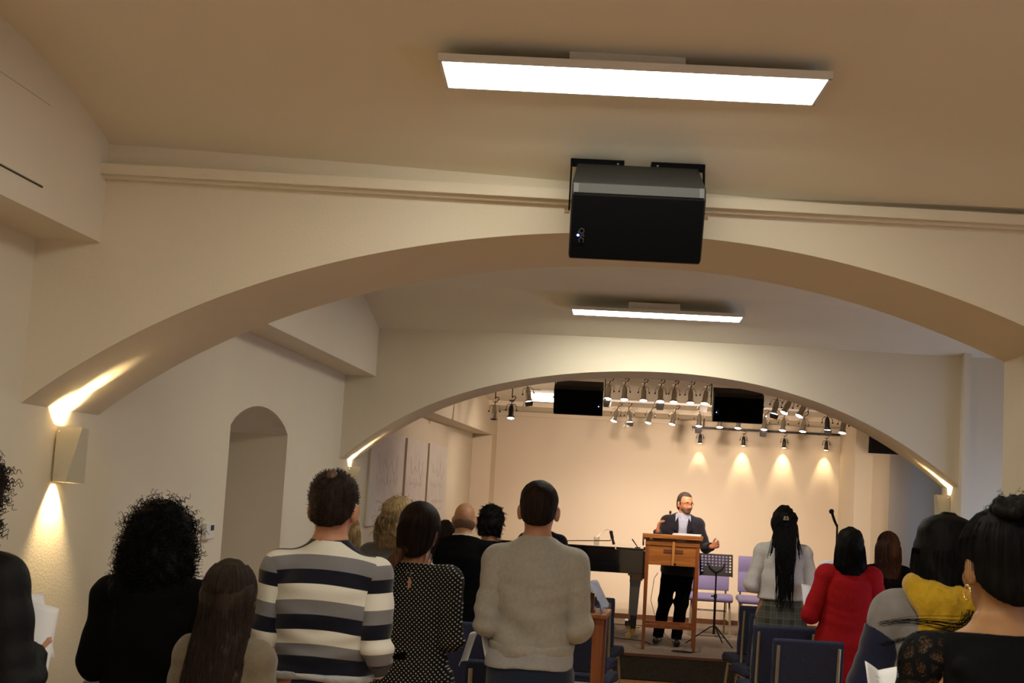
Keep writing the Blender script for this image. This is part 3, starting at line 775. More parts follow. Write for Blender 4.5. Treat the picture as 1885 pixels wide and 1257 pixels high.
for x, y, rz, lb, g in (
        (1.155, 10.42, 6, 'navy chair right of the aisle, behind the plaid skirt', GR),
        (1.215, 11.50, 9, 'navy chair right of the aisle, third row away from the viewer', GR),
        (1.20, 12.32, 9, 'navy chair right of the aisle, the one closest to the stage', GR),
        (-0.30, 12.22, -9, 'navy chair left of the aisle, the one closest to the stage', GL),
        (-0.35, 11.25, -9, 'navy chair left of the aisle, second from the stage', GL),
        (-0.33, 10.35, -8, 'navy chair left of the aisle, third from the stage, beside the wooden table', GL),
        (-1.02, 9.18, 0, 'navy chair seen between the dotted blouse and the grey sweater, farther one', GL),
        (-0.55, 7.20, 0, 'navy chair directly in front of the man in the grey sweater', GL),
        (-1.36, 6.02, 0, 'navy chair between the striped sweater and the dotted blouse', GL),
        (-1.90, 5.62, 0, 'navy chair at the left wall in front of the woman with curly black hair', GL)):
    c = copy_tree(c0); c.location = (x, y, 0); c.rotation_euler = (0, 0, R(rz)); c['label'] = lb; c['group'] = g
c1 = chair('lilac padded chair on the stage behind the music stand', M['lilacfab'], 'lilac chairs on the stage')
c1.location = (0.985, 16.95, .25); c1.rotation_euler = (0, 0, PI)
c = copy_tree(c1); c.location = (1.545, 16.95, .25); c['label'] = 'lilac padded chair on the stage left of the woman in the pale jacket'

# ------------------------------------------------------------------ lectern
M['pine'] = wood('pine', (0.30, 0.105, 0.018), (0.45, 0.18, 0.036), 3.0, 0.35, 'X')
M['pinedark'] = wood('pinedark', (0.22, 0.06, 0.014), (0.32, 0.10, 0.022), 3.0, 0.35, 'Z')
M['pinelight'] = wood('pinelight', (0.44, 0.20, 0.045), (0.56, 0.27, 0.07), 3.0, 0.35, 'Z')
M['knob'] = mat('knob', (0.02, 0.012, 0.01), 0.4)
t = thing('lectern', 'orange pine lectern with a cross on its front panel, on the stage', 'lectern', (0.465, 14.62, .25), R(-1))
for sx in (-1, 1):
    for sy, y in ((0, 0.0), (1, .40)):
        MB().box((sx * .255, y, .56), (.042, .042, 1.12), taper=.75).build('leg', M['pinedark'], t, bevel=.003)
    MB().box((sx * .258, .20, .975), (.022, .36, .25)).build('side_panel', M['pinedark'], t)
    MB().box((sx * .25, .20, .235), (.022, .37, .035)).build('side_rail', M['pinedark'], t)
MB().box((0, -.006, .975), (.47, .02, .25)).build('front_panel', M['pine'], t)
MB().box((0, -.020, 1.072), (.545, .014, .05)).build('front_rail', M['pine'], t, bevel=.002)
MB().box((0, 0, .235), (.49, .022, .038)).build('foot_rail', M['pinedark'], t)
MB().box((0, .40, .235), (.49, .022, .038)).build('foot_rail', M['pinedark'], t)
cr = MB().box((0.01, -.028, .972), (.028, .014, .245)).build('cross_upright', M['pinelight'], t, bevel=.002)
for s in (-1, 1): MB().box((0.01 + s * .058, -.0195, .995), (.082, .008, .032)).build('cross_arm', M['darkwood'], t)
MB().sphere((.03, -.04, .868), .014).cyl((.03, -.04, .868), (.03, -.015, .868), .008).build('knob', M['knob'], t)
r_ = Matrix.Rotation(R(-6), 3, 'X')
MB().box((0, .19, 1.125), (.61, .50, .024), r_).build('desk_top', M['pine'], t, bevel=.004)
MB().box((-.30, .19, 1.092), (.016, .49, .09), r_).build('desk_side', M['darkwood'], t)
MB().box((0, -.052, 1.135), (.60, .014, .03)).build('desk_lip', M['pine'], t)
# papers on it
def sheet(name, loc, rx, ry, rz, label, w_=.21, h_=.297, curl=.01, m_=None, group=None, fold=False):
    t = MB(); n = 10
    vs = []; fs = []
    for i in range(n + 1):
        for j in range(n + 1):
            u, v = i / n - .5, j / n - .5
            z = curl * math.cos(PI * u) + curl * .5 * math.sin(2.2 * v + u)
            if fold: z += abs(u) * .09
            vs.append((u * w_, v * h_, z))
    for i in range(n):
        for j in range(n):
            a = i * (n + 1) + j; fs.append((a, a + 1, a + n + 2, a + n + 1))
    t.add(vs, fs); o = t.build(name, m_ or M['paper'], None, smooth=True)
    sd = o.modifiers.new('thick', 'SOLIDIFY'); sd.thickness = .0012
    o.location = loc; o.rotation_euler = (rx, ry, rz)
    tag(o, label, 'paper', group); return o
sheet('sheet_of_paper', (.27, 14.75, 1.392), R(-6), 0, 0, 'flat sheet of paper on the left of the lectern top', curl=.004)
sheet('open_notes', (.62, 14.83, 1.395), R(-6), R(-4), R(80), 'white notes rising from the lectern top before the speaker', curl=.03)
t = thing('lectern_microphone', 'thin black gooseneck microphone standing on the lectern', 'microphone', (.42, 14.80, 1.385))
MB().cyl((0, 0, 0), (0, 0, .015), .03, n=14).build('base', M['black'], t)
MB().tube([(0, 0, .01), (-.005, .0, .1), (.0, .01, .19), (.01, .02, .235)], .004, 6).build('gooseneck', M['black'], t, smooth=True)
MB().sphere((.012, .022, .25), .013, 10, (1, 1, 1.5)).build('capsule', M['black'], t, smooth=True)

# ------------------------------------------------------------------ music stand with a perforated desk
t = thing('music_stand', 'black perforated music stand to the right of the lectern', 'music stand', (0.965, 15.45, .25), R(3))
mb = MB(); nx, nz, W_, H_ = 9, 6, .335, .19
cw, ch = W_ / nx, H_ / nz
def desk_cell(x, z, hole):
    a, b = cw / 2, ch / 2
    sq = [(-a, -b), (0, -b), (a, -b), (a, 0), (a, b), (0, b), (-a, b), (-a, 0)]
    if not hole:
        mb.add([(x - a, 0, z - b), (x + a, 0, z - b), (x + a, 0, z + b), (x - a, 0, z + b)], [(0, 1, 2, 3)]); return
    r = min(a, b) * .68; oc = [(r * 1.15 * math.cos(R(225 + 45 * i)), r * math.sin(R(225 + 45 * i))) for i in range(8)]
    vs = [(x + p, 0, z + q) for p, q in sq] + [(x + p, 0, z + q) for p, q in oc]
    mb.add(vs, [(i, (i + 1) % 8, 8 + (i + 1) % 8, 8 + i) for i in range(8)])
for i in range(nx):
    for j in range(nz):
        mid = 1 <= i <= nx - 3 and j < 2
        desk_cell((i + .5) * cw - W_ / 2, (j + .5) * ch + .035, not mid)
mb.box((0, 0, .017), (W_ + .02, .003, .036)); mb.box((0, 0, H_ + .042), (W_ + .02, .003, .014))
for s in (-1, 1): mb.box((s * (W_ / 2 + .005), 0, H_ / 2 + .02), (.012, .003, H_ + .055))
mb.v = [tuple(Matrix.Rotation(R(-16), 3, 'X') @ Vector(v) + Vector((0, -.02, .735))) for v in mb.v]
dk = mb.build('desk', M['blackmetal'], t); sd = dk.modifiers.new('t', 'SOLIDIFY'); sd.thickness = .002
MB().box((0, .01, .735), (W_ + .02, .06, .004)).build('ledge', M['blackmetal'], t)
MB().tube([(-.09, -.005, .87), (-.06, -.015, .81), (0, -.03, .77), (.06, -.015, .81), (.09, -.005, .87)], .006, 6).build('desk_fork', M['blackmetal'], t, smooth=True)
MB().cyl((0, -.03, .12), (0, -.03, .50), .013).cyl((0, -.03, .50), (0, -.03, .78), .009).build('pole', M['blackmetal'], t, smooth='auto')
MB().cyl((0, -.03, .50), (0, -.03, .54), .018).cyl((-.045, -.03, .52), (0, -.03, .52), .009).build('clutch', M['black'], t)
for a in (-95, 25, 145):
    d = Vector((math.sin(R(a)), math.cos(R(a)), 0))
    MB().tube([Vector((0, -.03, .21)), Vector((0, -.03, .19)) + d * .05, Vector((0, -.03, .012)) + d * .30], .008, 6).build('leg', M['blackmetal'], t, smooth='auto')
    MB().cyl(Vector((0, -.03, .10)), Vector((0, -.03, .10)) + d * .17, .004, n=6).build('brace', M['blackmetal'], t)

# ------------------------------------------------------------------ grand piano
M['lacquer'] = mat('lacquer', (0.006, 0.006, 0.007), 0.08, coat=1.0)
M['brass'] = mat('brass', (0.75, 0.55, 0.22), 0.3, metal=0.9)
M['ivory'] = mat('ivory', (0.8, 0.78, 0.7), 0.3)
t = thing('grand_piano', 'black lacquered grand piano on the stage, left of the lectern', 'piano', (-.55, 15.9, .25), R(0))
out = [(.70, -.42), (.74, -.42), (.74, .95), (.70, .95), (-.2, .95), (-.55, .82), (-.74, .5), (-.84, .15), (-.92, -.15), (-.90, -.32), (-.80, -.42)]
MB().prism(out, .70, .955).build('case', M['lacquer'], t, bevel=.006)
lid = [(x * 1.012, y * 1.02) for x, y in [(.42, -.42), (.42, .95), (-.2, .95), (-.55, .82), (-.74, .5), (-.84, .15), (-.92, -.15), (-.90, -.32), (-.80, -.42)]]
MB().prism(lid, .957, .975).build('lid', M['lacquer'], t, bevel=.004)
MB().box((.585, .265, .966), (.30, 1.36, .018)).build('fallboard', M['lacquer'], t, bevel=.004)
MB().box((.745, -.36, .80), (.05, .11, .30)).build('key_block', M['lacquer'], t, bevel=.006)
MB().box((.745, .89, .80), (.05, .11, .30)).build('key_block', M['lacquer'], t, bevel=.006)
kb = MB().box((.755, .265, .86), (.03, 1.12, .02)).build('keyboard', M['ivory'], t)
for lx, ly in ((.66, -.33), (.66, .84), (-.66, .05)):
    l = MB(); l.box((lx, ly, .69), (.165, .13, .025)); l.box((lx + .015, ly, .655), (.125, .11, .05))
    for (z0, z1, w0, w1) in ((.56, .63, .105, .125), (.1, .56, .055, .105)):
        vs = []
        for z, w_ in ((z0, w0), (z1, w1)): vs += [(lx - w_ / 2, ly - w_ / 2, z), (lx + w_ / 2, ly - w_ / 2, z), (lx + w_ / 2, ly + w_ / 2, z), (lx - w_ / 2, ly + w_ / 2, z)]
        l.add(vs, [(3, 2, 1, 0), (4, 5, 6, 7), (0, 1, 5, 4), (1, 2, 6, 5), (2, 3, 7, 6), (3, 0, 4, 7)])
    lo = l.build('leg', M['lacquer'], t)
    cb = MB().cyl((lx, ly, .045), (lx, ly, .11), .03, .035); cb.cyl((lx - .05, ly - .02, .03), (lx - .05, ly + .02, .03), .03, n=14)
    cb.box((lx - .02, ly, .052), (.07, .03, .02)); cb.build('caster', M['brass'], lo, smooth='auto')
ly_ = MB().box((.62, .27, .42), (.03, .16, .56)).box((.62, .27, .12), (.10, .24, .06)).build('pedal_lyre', M['lacquer'], t)
for s in (-1, 0, 1): MB().box((.69, .27 + s * .07, .08), (.10, .025, .01)).build('pedal', M['brass'], ly_)
# things on and over the piano
M['glass'] = bpy.data.materials.new('glass'); M['glass'].use_nodes = True
b_ = M['glass'].node_tree.nodes['Principled BSDF']; b_.inputs['Transmission Weight'].default_value = 1; b_.inputs['Roughness'].default_value = 0.03; b_.inputs['IOR'].default_value = 1.3
g = MB(); n = 18; prof = [(.001, .004), (.027, .004), (.031, .09), (.033, .09), (.029, .0), (.001, .0)]
vs = [(r * math.cos(2 * PI * j / n), r * math.sin(2 * PI * j / n), z) for r, z in prof for j in range(n)]
g.add(vs, [(i * n + j, i * n + (j + 1) % n, (i + 1) * n + (j + 1) % n, (i + 1) * n + j) for i in range(5) for j in range(n)])
o = g.build('water_glass', M['glass'], None, smooth='auto'); o.location = (-.33, 15.62, 1.226); tag(o, 'small clear drinking glass standing on the piano lid', 'glass')
t = thing('boom_microphone', 'black microphone on a boom reaching over the piano', 'microphone stand', (-.78, 15.25, .25))
MB().cyl((0, 0, .1), (0, 0, 1.02), .010).build('pole', M['blackmetal'], t)
for a in (10, 130, 250):
    MB().tube([(0, 0, .16), (math.cos(R(a)) * .28, math.sin(R(a)) * .28, .01)], .008, 6).build('leg', M['blackmetal'], t)
MB().tube([(-.02, -.012, 1.005), (.0, 0, 1.01), (.60, .34, 1.035)], .0055, 6).build('boom', M['blackmetal'], t)
MB().tube([(.60, .34, 1.035), (.615, .36, 1.10), (.585, .355, 1.135)], .004, 6).build('boom_clip', M['blackmetal'], t)
mc = MB().tube([(.64, .36, .995), (.62, .36, 1.06)], [.016, .013], 10).tube([(.62, .36, 1.06), (.605, .36, 1.115)], .019, 10).sphere((.603, .36, 1.125), .021, 10).build('microphone', M['blackmetal'], t, smooth='auto')
MB().tube([(.60, .36, 1.14), (.56, .36, 1.155), (.50, .35, 1.12), (.44, .33, 1.05), (.42, .32, 1.03)], .0028, 6).build('cable', M['chrome'], t)
t = thing('small_microphone', 'thin black stub microphone tilted on the right of the piano lid', 'microphone', (.10, 15.62, 1.225))
MB().cyl((.02, 0, 0), (.02, 0, .008), .03, n=12).build('base', M['black'], t)
MB().tube([(.02, 0, .005), (-.045, 0, .09)], [.005, .008], 8).build('stem', M['black'], t)
t = thing('microphone_stand', 'black microphone on a straight stand at the right end of the stage', 'microphone stand', (2.14, 14.85, .25))
MB().cyl((0, 0, .1), (-.0, 0, 1.36), .010).build('pole', M['blackmetal'], t)
for a in (30, 150, 270):
    MB().tube([(0, 0, .16), (math.cos(R(a)) * .28, math.sin(R(a)) * .28, .01)], .008, 6).build('leg', M['blackmetal'], t)
MB().tube([(0, 0, 1.34), (-.03, 0, 1.40), (-.055, 0, 1.47)], [.012, .014, .014], 10).sphere((-.062, 0, 1.49), .027, 10).build('microphone', M['blackmetal'], t, smooth='auto')

# cables on the stage floor
def cable(pts, label, m_=None, r=.005):
    o = MB().tube(pts, r, 6).build('floor_cable', m_ or M['black'], None, smooth=True); tag(o, label, 'cable', 'cables on the stage floor'); return o
def wavy(p, q, n, a, z=.256):
    out_ = []
    for i in range(n + 1):
        t_ = i / n; x = p[0] + (q[0] - p[0]) * t_; y = p[1] + (q[1] - p[1]) * t_
        out_.append((x + a * math.sin(5 * t_ + p[0] * 3), y + a * math.cos(7 * t_), z))
    return out_
cable(wavy((-.6, 16.3), (.3, 15.0), 16, .12), 'black cable looping round the brass caster of the piano')
cable(wavy((-1.0, 17.4), (.5, 17.1), 16, .06), 'black cable lying along the stage behind the piano leg')
cable([(.33, 14.62, 1.02), (.30, 14.9, .95), (.28, 15.2, .7), (.36, 15.6, .45), (.5, 15.8, .256), (.8, 15.8, .256)], 'thin dark cable hanging behind the lectern to the floor', r=.003)
cable([(.50, 14.56, .256), (.58, 14.50, .256), (.70, 14.52, .256), (.62, 14.60, .256), (.52, 14.60, .256)], 'black cable coiled at the foot of the lectern', r=.008)

# ------------------------------------------------------------------ left wall: canvases, thermostat
def canvasmat():
    m = mat('canvas', (0.78, 0.73, 0.69), 0.8, noise=0.05, nscale=6, bump=0.1, bscale=200)
    return m
M['canvas'] = canvasmat(); M['script'] = mat('script', (0.69, 0.62, 0.59), 0.8); M['canvasedge'] = mat('canvasedge', (0.60, 0.52, 0.42), 0.8)
def script_lines(t, seed, w_, zs):
    rnd = random.Random(seed)
    for z0, amp, n in zs:
        pts = []
        for i in range(n * 8 + 1):
            u = i / (n * 8); a = 2 * PI * u * n
            pts.append((.0215, (u - .5) * w_ - .025 * math.sin(a), z0 + amp * math.cos(a) * (0.6 + .4 * math.sin(a * .37 + seed)) + .01 * rnd.random()))
        MB().tube(pts, .0022, 4).build('lettering', M['script'], t)
for i, (y0, y1, lb) in enumerate(((11.62, 13.10, 'nearest'), (13.22, 14.35, 'middle'), (14.47, 15.68, 'farthest'))):
    w_ = y1 - y0; yc = (y0 + y1) / 2
    t = thing('canvas_print', 'tall white canvas with faint handwriting on the left wall, %s of three' % lb, 'picture', (wallx(yc) + .003, yc, 1.80), math.atan2(-(wallx(y1) - wallx(y0)), w_), 'white canvases on the left wall')
    MB().box((.009, 0, 0), (.018, w_ - .004, .80)).build('stretcher_frame', M['canvasedge'], t)
    MB().box((.0195, 0, 0), (.003, w_, .802)).build('canvas', M['canvas'], t)
    for zs in (((.12, .10, 3),), ((-.02, .05, 6),), ((-.20, .02, 9),), ((-.28, .02, 7),)): script_lines(t, i + 1, w_ * .6, zs)
t = thing('thermostat', 'white wall thermostat with a small dark display beside the niche', 'thermostat', (-2.198, 7.30, 1.455))
MB().box((.014, 0, 0), (.028, .14, .085)).build('housing', M['whitepaint'], t, bevel=.005)
MB().box((.029, .025, .018), (.003, .05, .028)).build('display', M['black'], t)

# dark screen high on the right of the stage
t = thing('wall_screen', 'dark navy screen high up behind the right end of the far arch', 'screen', (2.285, 12.2, 2.452), 0)
M['navyscreen'] = mat('navyscreen', (0.010, 0.014, 0.035), 0.4)
MB().box((0, 0, 0), (.58, .05, .40)).build('housing', M['navyscreen'], t, bevel=.004)
MB().box((0, -.027, 0), (.54, .004, .36)).build('screen_panel', M['navyscreen'], t)
MB().cyl((0, .02, .2), (0, .02, ceil_z(2.34, 12.2) - 2.45), .02).build('bracket', M['blackmetal'], t)

# ------------------------------------------------------------------ wooden table with a striped shirt thrown over a box
M['cherry'] = wood('cherry', (0.20, 0.055, 0.015), (0.30, 0.095, 0.025), 3, .35, 'Z')
t = thing('side_table', 'reddish wooden side table at the aisle beside the man in the grey sweater', 'table', (-.42, 9.15, 0), R(-3))
MB().box((0, 0, 1.015), (.66, .48, .03)).build('table_top', M['cherry'], t, bevel=.006)
MB().box((0, -.19, .93), (.54, .02, .10)).build('apron', M['cherry'], t)
MB().box((0, .19, .93), (.54, .02, .10)).build('apron', M['cherry'], t)
for sx in (-1, 1):
    for sy in (-1, 1): MB().box((sx * .275, sy * .18, .50), (.065, .065, 1.0), taper=.8).build('leg', M['cherry'], t, bevel=.003)
MB().box((.275, 0, .93), (.02, .32, .10)).build('apron', M['cherry'], t)
t = thing('wooden_box', 'small reddish wooden box on the side table under striped cloth', 'box', (-.27, 9.15, 1.03))
MB().box((0, 0, .085), (.16, .24, .16)).build('body', M['cherry'], t, bevel=.003)
MB().box((0, 0, .006), (.18, .26, .012)).build('base', M['cherry'], t)
def stripes_mat(name, c1, c2, scale, axis='X', duty=.5):
    m = mat(name, c1, .85); nt = m.node_tree; b = nt.nodes['Principled BSDF']
    tc = nt.nodes.new('ShaderNodeTexCoord'); sp = nt.nodes.new('ShaderNodeSeparateXYZ'); nt.links.new(tc.outputs['Object'], sp.inputs[0])
    mu = nt.nodes.new('ShaderNodeMath'); mu.operation = 'MULTIPLY'; mu.inputs[1].default_value = scale
    fr = nt.nodes.new('ShaderNodeMath'); fr.operation = 'FRACT'; gt = nt.nodes.new('ShaderNodeMath'); gt.operation = 'GREATER_THAN'; gt.inputs[1].default_value = duty
    mx = nt.nodes.new('ShaderNodeMix'); mx.data_type = 'RGBA'; mx.inputs[6].default_value = (*c1, 1); mx.inputs[7].default_value = (*c2, 1)
    nt.links.new(sp.outputs[axis], mu.inputs[0]); nt.links.new(mu.outputs[0], fr.inputs[0]); nt.links.new(fr.outputs[0], gt.inputs[0]); nt.links.new(gt.outputs[0], mx.inputs[0]); nt.links.new(mx.outputs[2], b.inputs['Base Color'])
    return m
M['shirtstripe'] = stripes_mat('shirtstripe', (.42, .42, .46), (.05, .05, .10), 75, 'Y', .55)
mb = MB(); n = 26; vs = []; fs = []
for i in range(n + 1):
    for j in range(n + 1):
        u, v = i / n, j / n
        x = -.13 + .30 * u; y = -.20 + .38 * v
        top = .183 - .05 * (abs(v - .5) * 2) ** 3
        z = top if u < .55 else top - ((u - .55) / .45) ** 1.2 * (.145)
        if u > .55: x = .035 + .09 * ((u - .55) / .45) + .02 * math.sin(9 * v + 4 * u)
        z += .008 * math.sin(17 * u + 5 * v) + .007 * math.sin(23 * v - 3 * u)
        vs.append((x, y, z)); 
for i in range(n):
    for j in range(n):
        a = i * (n + 1) + j; fs.append((a, a + 1, a + n + 2, a + n + 1))
o = mb.add(vs, fs).build('striped_shirt', M['shirtstripe'], None, smooth=True); o.location = (-.235, 9.10, 1.035)
sd = o.modifiers.new('t', 'SOLIDIFY'); sd.thickness = .004
tag(o, 'blue and white striped shirt draped over the box on the side table', 'shirt')

# ------------------------------------------------------------------ people
def folds(amp, seed, cz=1.05, spread=.22):
    def f(X, Y, Z):
        g = .35 + np.exp(-((Z - cz) / spread) ** 2)
        return 1.35 * amp * g * (np.sin(34 * Z + 5 * np.sin(7 * X + seed) + 4 * Y + seed) * .55 + np.sin(52 * Z - 22 * np.abs(X) + 5 * np.sin(9 * Z + seed)) * .35 + .25 * np.sin(26 * X + 9 * Z + seed))
    return f
TM = [(.84, 0, 0, .165, .115), (.95, 0, 0, .172, .12), (1.08, 0, 0, .158, .11), (1.22, 0, -.005, .165, .118), (1.34, 0, -.012, .170, .112), (1.42, 0, -.015, .130, .080), (1.465, 0, -.015, .072, .062), (1.51, 0, -.008, .056, .055)]
TF = [(.84, 0, 0, .172, .12), (.93, 0, 0, .176, .125), (1.08, 0, 0, .135, .10), (1.22, 0, 0, .142, .113), (1.33, 0, -.006, .146, .105), (1.41, 0, -.012, .106, .074), (1.455, 0, -.012, .064, .056), (1.50, 0, -.006, .049, .048)]

class Figure:
    def __init__(s, loc, top, label, yaw=0, lean=0, male=True, skin=None, arms=None, feet=None, turn=0, nod=0, tilt=0, wide=1.0, h=.009, hk=1.0, group=None, child=False, fwd=0):
        s.male = male; s.h = h; s.wide = wide
        s.sc = (top - loc[2]) / 1.755
        s.root = thing('person', label, 'person', loc, R(yaw), group, rx=R(fwd), ry=R(lean)); s.root.scale = (s.sc,) * 3
        s.skin = skin or M['skin']
        s.sw = (.172 if male else .146) * wide
        s.arms = arms or [((.225, -.04, 1.12), (.14, .20, 1.08)), ((-.225, -.04, 1.12), (-.14, .20, 1.08))]
        if not male and not arms: s.arms = [((.200, -.03, 1.13), (.11, .20, 1.10)), ((-.200, -.03, 1.13), (-.11, .20, 1.10))]
        s.feet = feet or [(.11, 0, 0), (-.11, 0, 0)]
        s.rot = (Matrix.Rotation(R(turn), 4, 'Z') @ Matrix.Rotation(R(nod), 4, 'X') @ Matrix.Rotation(R(tilt), 4, 'Y'))
        s.piv = Vector((0, -.005, 1.50)); s.hk = hk
        s.T = [(z, x, y, a * wide, b) for z, x, y, a, b in (TM if male else TF)]
    def hp(s, x, y, z):     # head frame -> body frame
        return s.piv + s.rot @ Vector((x, y, z))
    def torso(s, S, off=0.0, zmin=None, zmax=None):
        rows = [r for r in s.T if (zmin is None or r[0] >= zmin - .15) and (zmax is None or r[0] <= zmax)]
        S.loft(rows, off=off, p=2.2, k=.03)
        for q in (-1, 1):
            S.cap((q * .03, -.018, 1.470), (q * (s.sw - .02), -.015, 1.402), .026 + off, .040 + off, k=.03)
            S.ell((q * s.sw, -.012, 1.388), (.052 + off, .052 + off, .060 + off), k=.03)
    def arm(s, S, i, off=0.0, cut=True, frm=0.0, to=1.0):
        q = 1 if s.arms[i][0][0] > 0 else -1
        sh = Vector((q * s.sw, -.012, 1.375)); el = Vector(s.arms[i][0]); wr = Vector(s.arms[i][1])
        f = 1.0 if s.male else .86
        S.cap(sh, el, .050 * f + off, .040 * f + off, k=.012 if off else .03)
        e = el + (wr - el) * to
        S.cap(el, e, .041 * f + off, (.041 - .013 * to) * f + off, k=.008 if off else .02, cut=cut)
    def hand(s, S, i, curl=.6, up=None, spread=0.0):
        el = Vector(s.arms[i][0]); wr = Vector(s.arms[i][1]); d = (wr - el).normalized() if len(s.arms[i]) < 3 else Vector(s.arms[i][2]).normalized()
        q = 1 if s.arms[i][0][0] > 0 else -1
        pn = Vector(s.arms[i][3]) if len(s.arms[i]) > 3 else Vector((-q * .5, 0, .85))   # palm normal
        pn = (pn - d * pn.dot(d)).normalized(); sd = d.cross(pn).normalized() * q         # towards the thumb
        f = 1.0 if s.male else .9
        for o_ in (-.027, -.009, .009, .027):
            S.cap(wr + d * .012 + sd * o_ * .6 * f, wr + d * .085 * f + sd * o_ * f, .015 * f, .0125 * f, k=.012)
        for o_, L in ((-.030, .060), (-.010, .075), (.010, .080), (.030, .070)):
            b = wr + d * .085 * f + sd * o_ * f
            d1 = (d + pn * curl * .7 + sd * o_ * spread * 8).normalized(); d2 = (d * .6 + pn * curl * 1.8).normalized(); d3 = (d * (.6 - curl) + pn * curl * 2).normalized()
            p1 = b + d1 * L * .5 * f; p2 = p1 + d2 * L * .3 * f; p3 = p2 + d3 * L * .22 * f
            S.cap(b, p1, .0092 * f, .0085 * f, k=.005); S.cap(p1, p2, .0085 * f, .0078 * f, k=.004); S.cap(p2, p3, .0078 * f, .007 * f, k=.004)
        t0 = wr + d * .03 + sd * .026; t1 = t0 + (d * .55 + sd * .75 + pn * .2).normalized() * .042; t2 = t1 + (d * .85 + sd * .35 + pn * .25).normalized() * .034
        S.cap(t0, t1, .0125, .0105, k=.010); S.cap(t1, t2, .0105, .0085, k=.005)
    def leg_prims(s, S, off=0.0, cut=None):
        for i, q in enumerate((1, -1)):
            fx, fy, fz = s.feet[i]; hp_ = Vector((q * .085, 0, .90)); an = Vector((fx, fy, .08)); kn = hp_.lerp(an, .5) + Vector((0, .02, 0))
            S.cap(hp_, kn, .088 + off, .057 + off, k=.03); S.cap(kn, an, .057 + off, .040 + off, k=.03)
        S.loft([(.80, 0, 0, .155, .11), (.90, 0, 0, .168, .12), (1.0, 0, 0, .160, .112), (1.06, 0, 0, .150, .106)], off=off, k=.03)
    def body(s, face=True, ears=True):
        S = Solid(.022); s.torso(S)
        nk = Vector((0, -.012, 1.44)); k = .92 if not s.male else 1.0
        S.cap(nk, s.hp(0, -.008, .09), .058 * k, .054 * k, k=.035)
        R3 = s.rot
        hk = s.hk
        S.ell(s.hp(0, -.005, .150), (.078 * hk, .097 * hk, .098 * hk), rot=R3, k=.02)
        S.ell(s.hp(0, .028, .085), (.060 * k, .066, .070), rot=R3, k=.03)
        S.ell(s.hp(0, .060, .042), (.034, .030, .026), rot=R3, k=.03)
        if face:
            S.cap(s.hp(0, .092, .128), s.hp(0, .112, .092), .010, .014, k=.012)
            S.ell(s.hp(0, .088, .062), (.028, .016, .016), rot=R3, k=.012)
            for q in (-1, 1):
                S.ell(s.hp(q * .036, .072, .088), (.024, .022, .024), rot=R3, k=.02)
                S.cap(s.hp(q * .012, .093, .146), s.hp(q * .048, .078, .146), .009, .008, k=.014)
                S.ell(s.hp(q * .014, .100, .090), (.010, .010, .009), rot=R3, k=.008)
        if ears:
            for q in (-1, 1):
                e_ = R3 @ Matrix.Rotation(R(-q * 22), 4, 'Z') @ Matrix.Rotation(R(-8), 4, 'X')
                S.ell(s.hp(q * .083, -.008, .112), (.011, .021, .033), rot=e_, k=.006)
                S.ell(s.hp(q * .081, -.004, .086), (.009, .012, .014), rot=e_, k=.006)
        for i in (0, 1): s.arm(S, i, 0, cut=False); s.hand(S, i, s.curl if hasattr(s, 'curl') else .5)
        s.leg_prims(S)
        for fx, fy, fz in s.feet: S.cap((fx, fy - .03, .045), (fx * 1.15, fy + .16, .035), .038, .030, k=.03)
        o = solid('body', S, s.skin, s.root, s.h); s.bodyobj = o; return o
    def top(s, name, m, off=.014, hem=.95, neck=1.49, neckm=-.25, amp=.004, seed=1, sleeves=True, to=.97, extra=None, cutneck=True, hemoff=0, sm=None, rows=None, armoff=None, noise=None, side=None):
        S = Solid(.02)
        if rows: S.loft(rows, off=0, p=2.3, k=.03)
        s.torso(S, off)
        if hem < .82: S.loft([(hem, 0, 0, (.17 + hemoff) * s.wide, .125 + hemoff), (.9, 0, 0, .165 * s.wide + off, .12 + off)], k=.03)
        ao = off if armoff is None else armoff
        if sleeves and sm is None:
            for i in (0, 1): s.arm(S, i, ao, True, to=to)
        if extra: extra(S)
        S.noise = noise or folds(amp, seed)
        if side: S.carve(lambda X, Y, Z: np.abs(X) - side + 0 * Y + 0 * Z)
        S.cut((0, 0, -1), -hem)
        if cutneck:   # neckline tilts down to the front
            n_ = math.hypot(1, neckm); S.cut((0, -neckm, 1), neck / n_)
        o = solid(name, S, m, s.root, s.h)
        if sleeves and sm is not None:
            for i in (0, 1):
                A = Solid(.02); q = 1 if s.arms[i][0][0] > 0 else -1; A.ell((q * s.sw, -.012, 1.388), (.052 + ao, .052 + ao, .062 + ao), k=.03); A.cap((q * .09 * s.wide, -.016, 1.418), (q * s.sw, -.012, 1.395), .030 + ao, .040 + ao, k=.03); s.arm(A, i, ao + .003, True, to=to); A.noise = folds(amp, seed + i, 1.12, .15)
                solid('sleeve', A, sm, s.root, s.h)
        return o
    def trousers(s, m, off=.012, wide=0.0, name='trousers'):
        S = Solid(.02); s.leg_prims(S, off); S.cut((0, 0, -1), -.07); S.cut((0, 0, 1), 1.07)
        S.noise = folds(.003, 5, .5, .3)
        return solid(name, S, m, s.root, max(s.h, .010))
    def shoes(s, m, h=None):
        for fx, fy, fz in s.feet:
            S = Solid(.02); S.cap((fx, fy - .03, .05), (fx * 1.15, fy + .17, .042), .047, .040, k=.03).cap((fx, fy - .03, .05), (fx, fy - .02, .09), .045, .045)
            S.cut((0, 0, -1), .0); solid('shoe', S, m, s.root, h or .011)
    def frame(s, o):       # put an object built in the head frame onto the head
        o.location = s.piv; o.rotation_euler = s.rot.to_euler(); return o
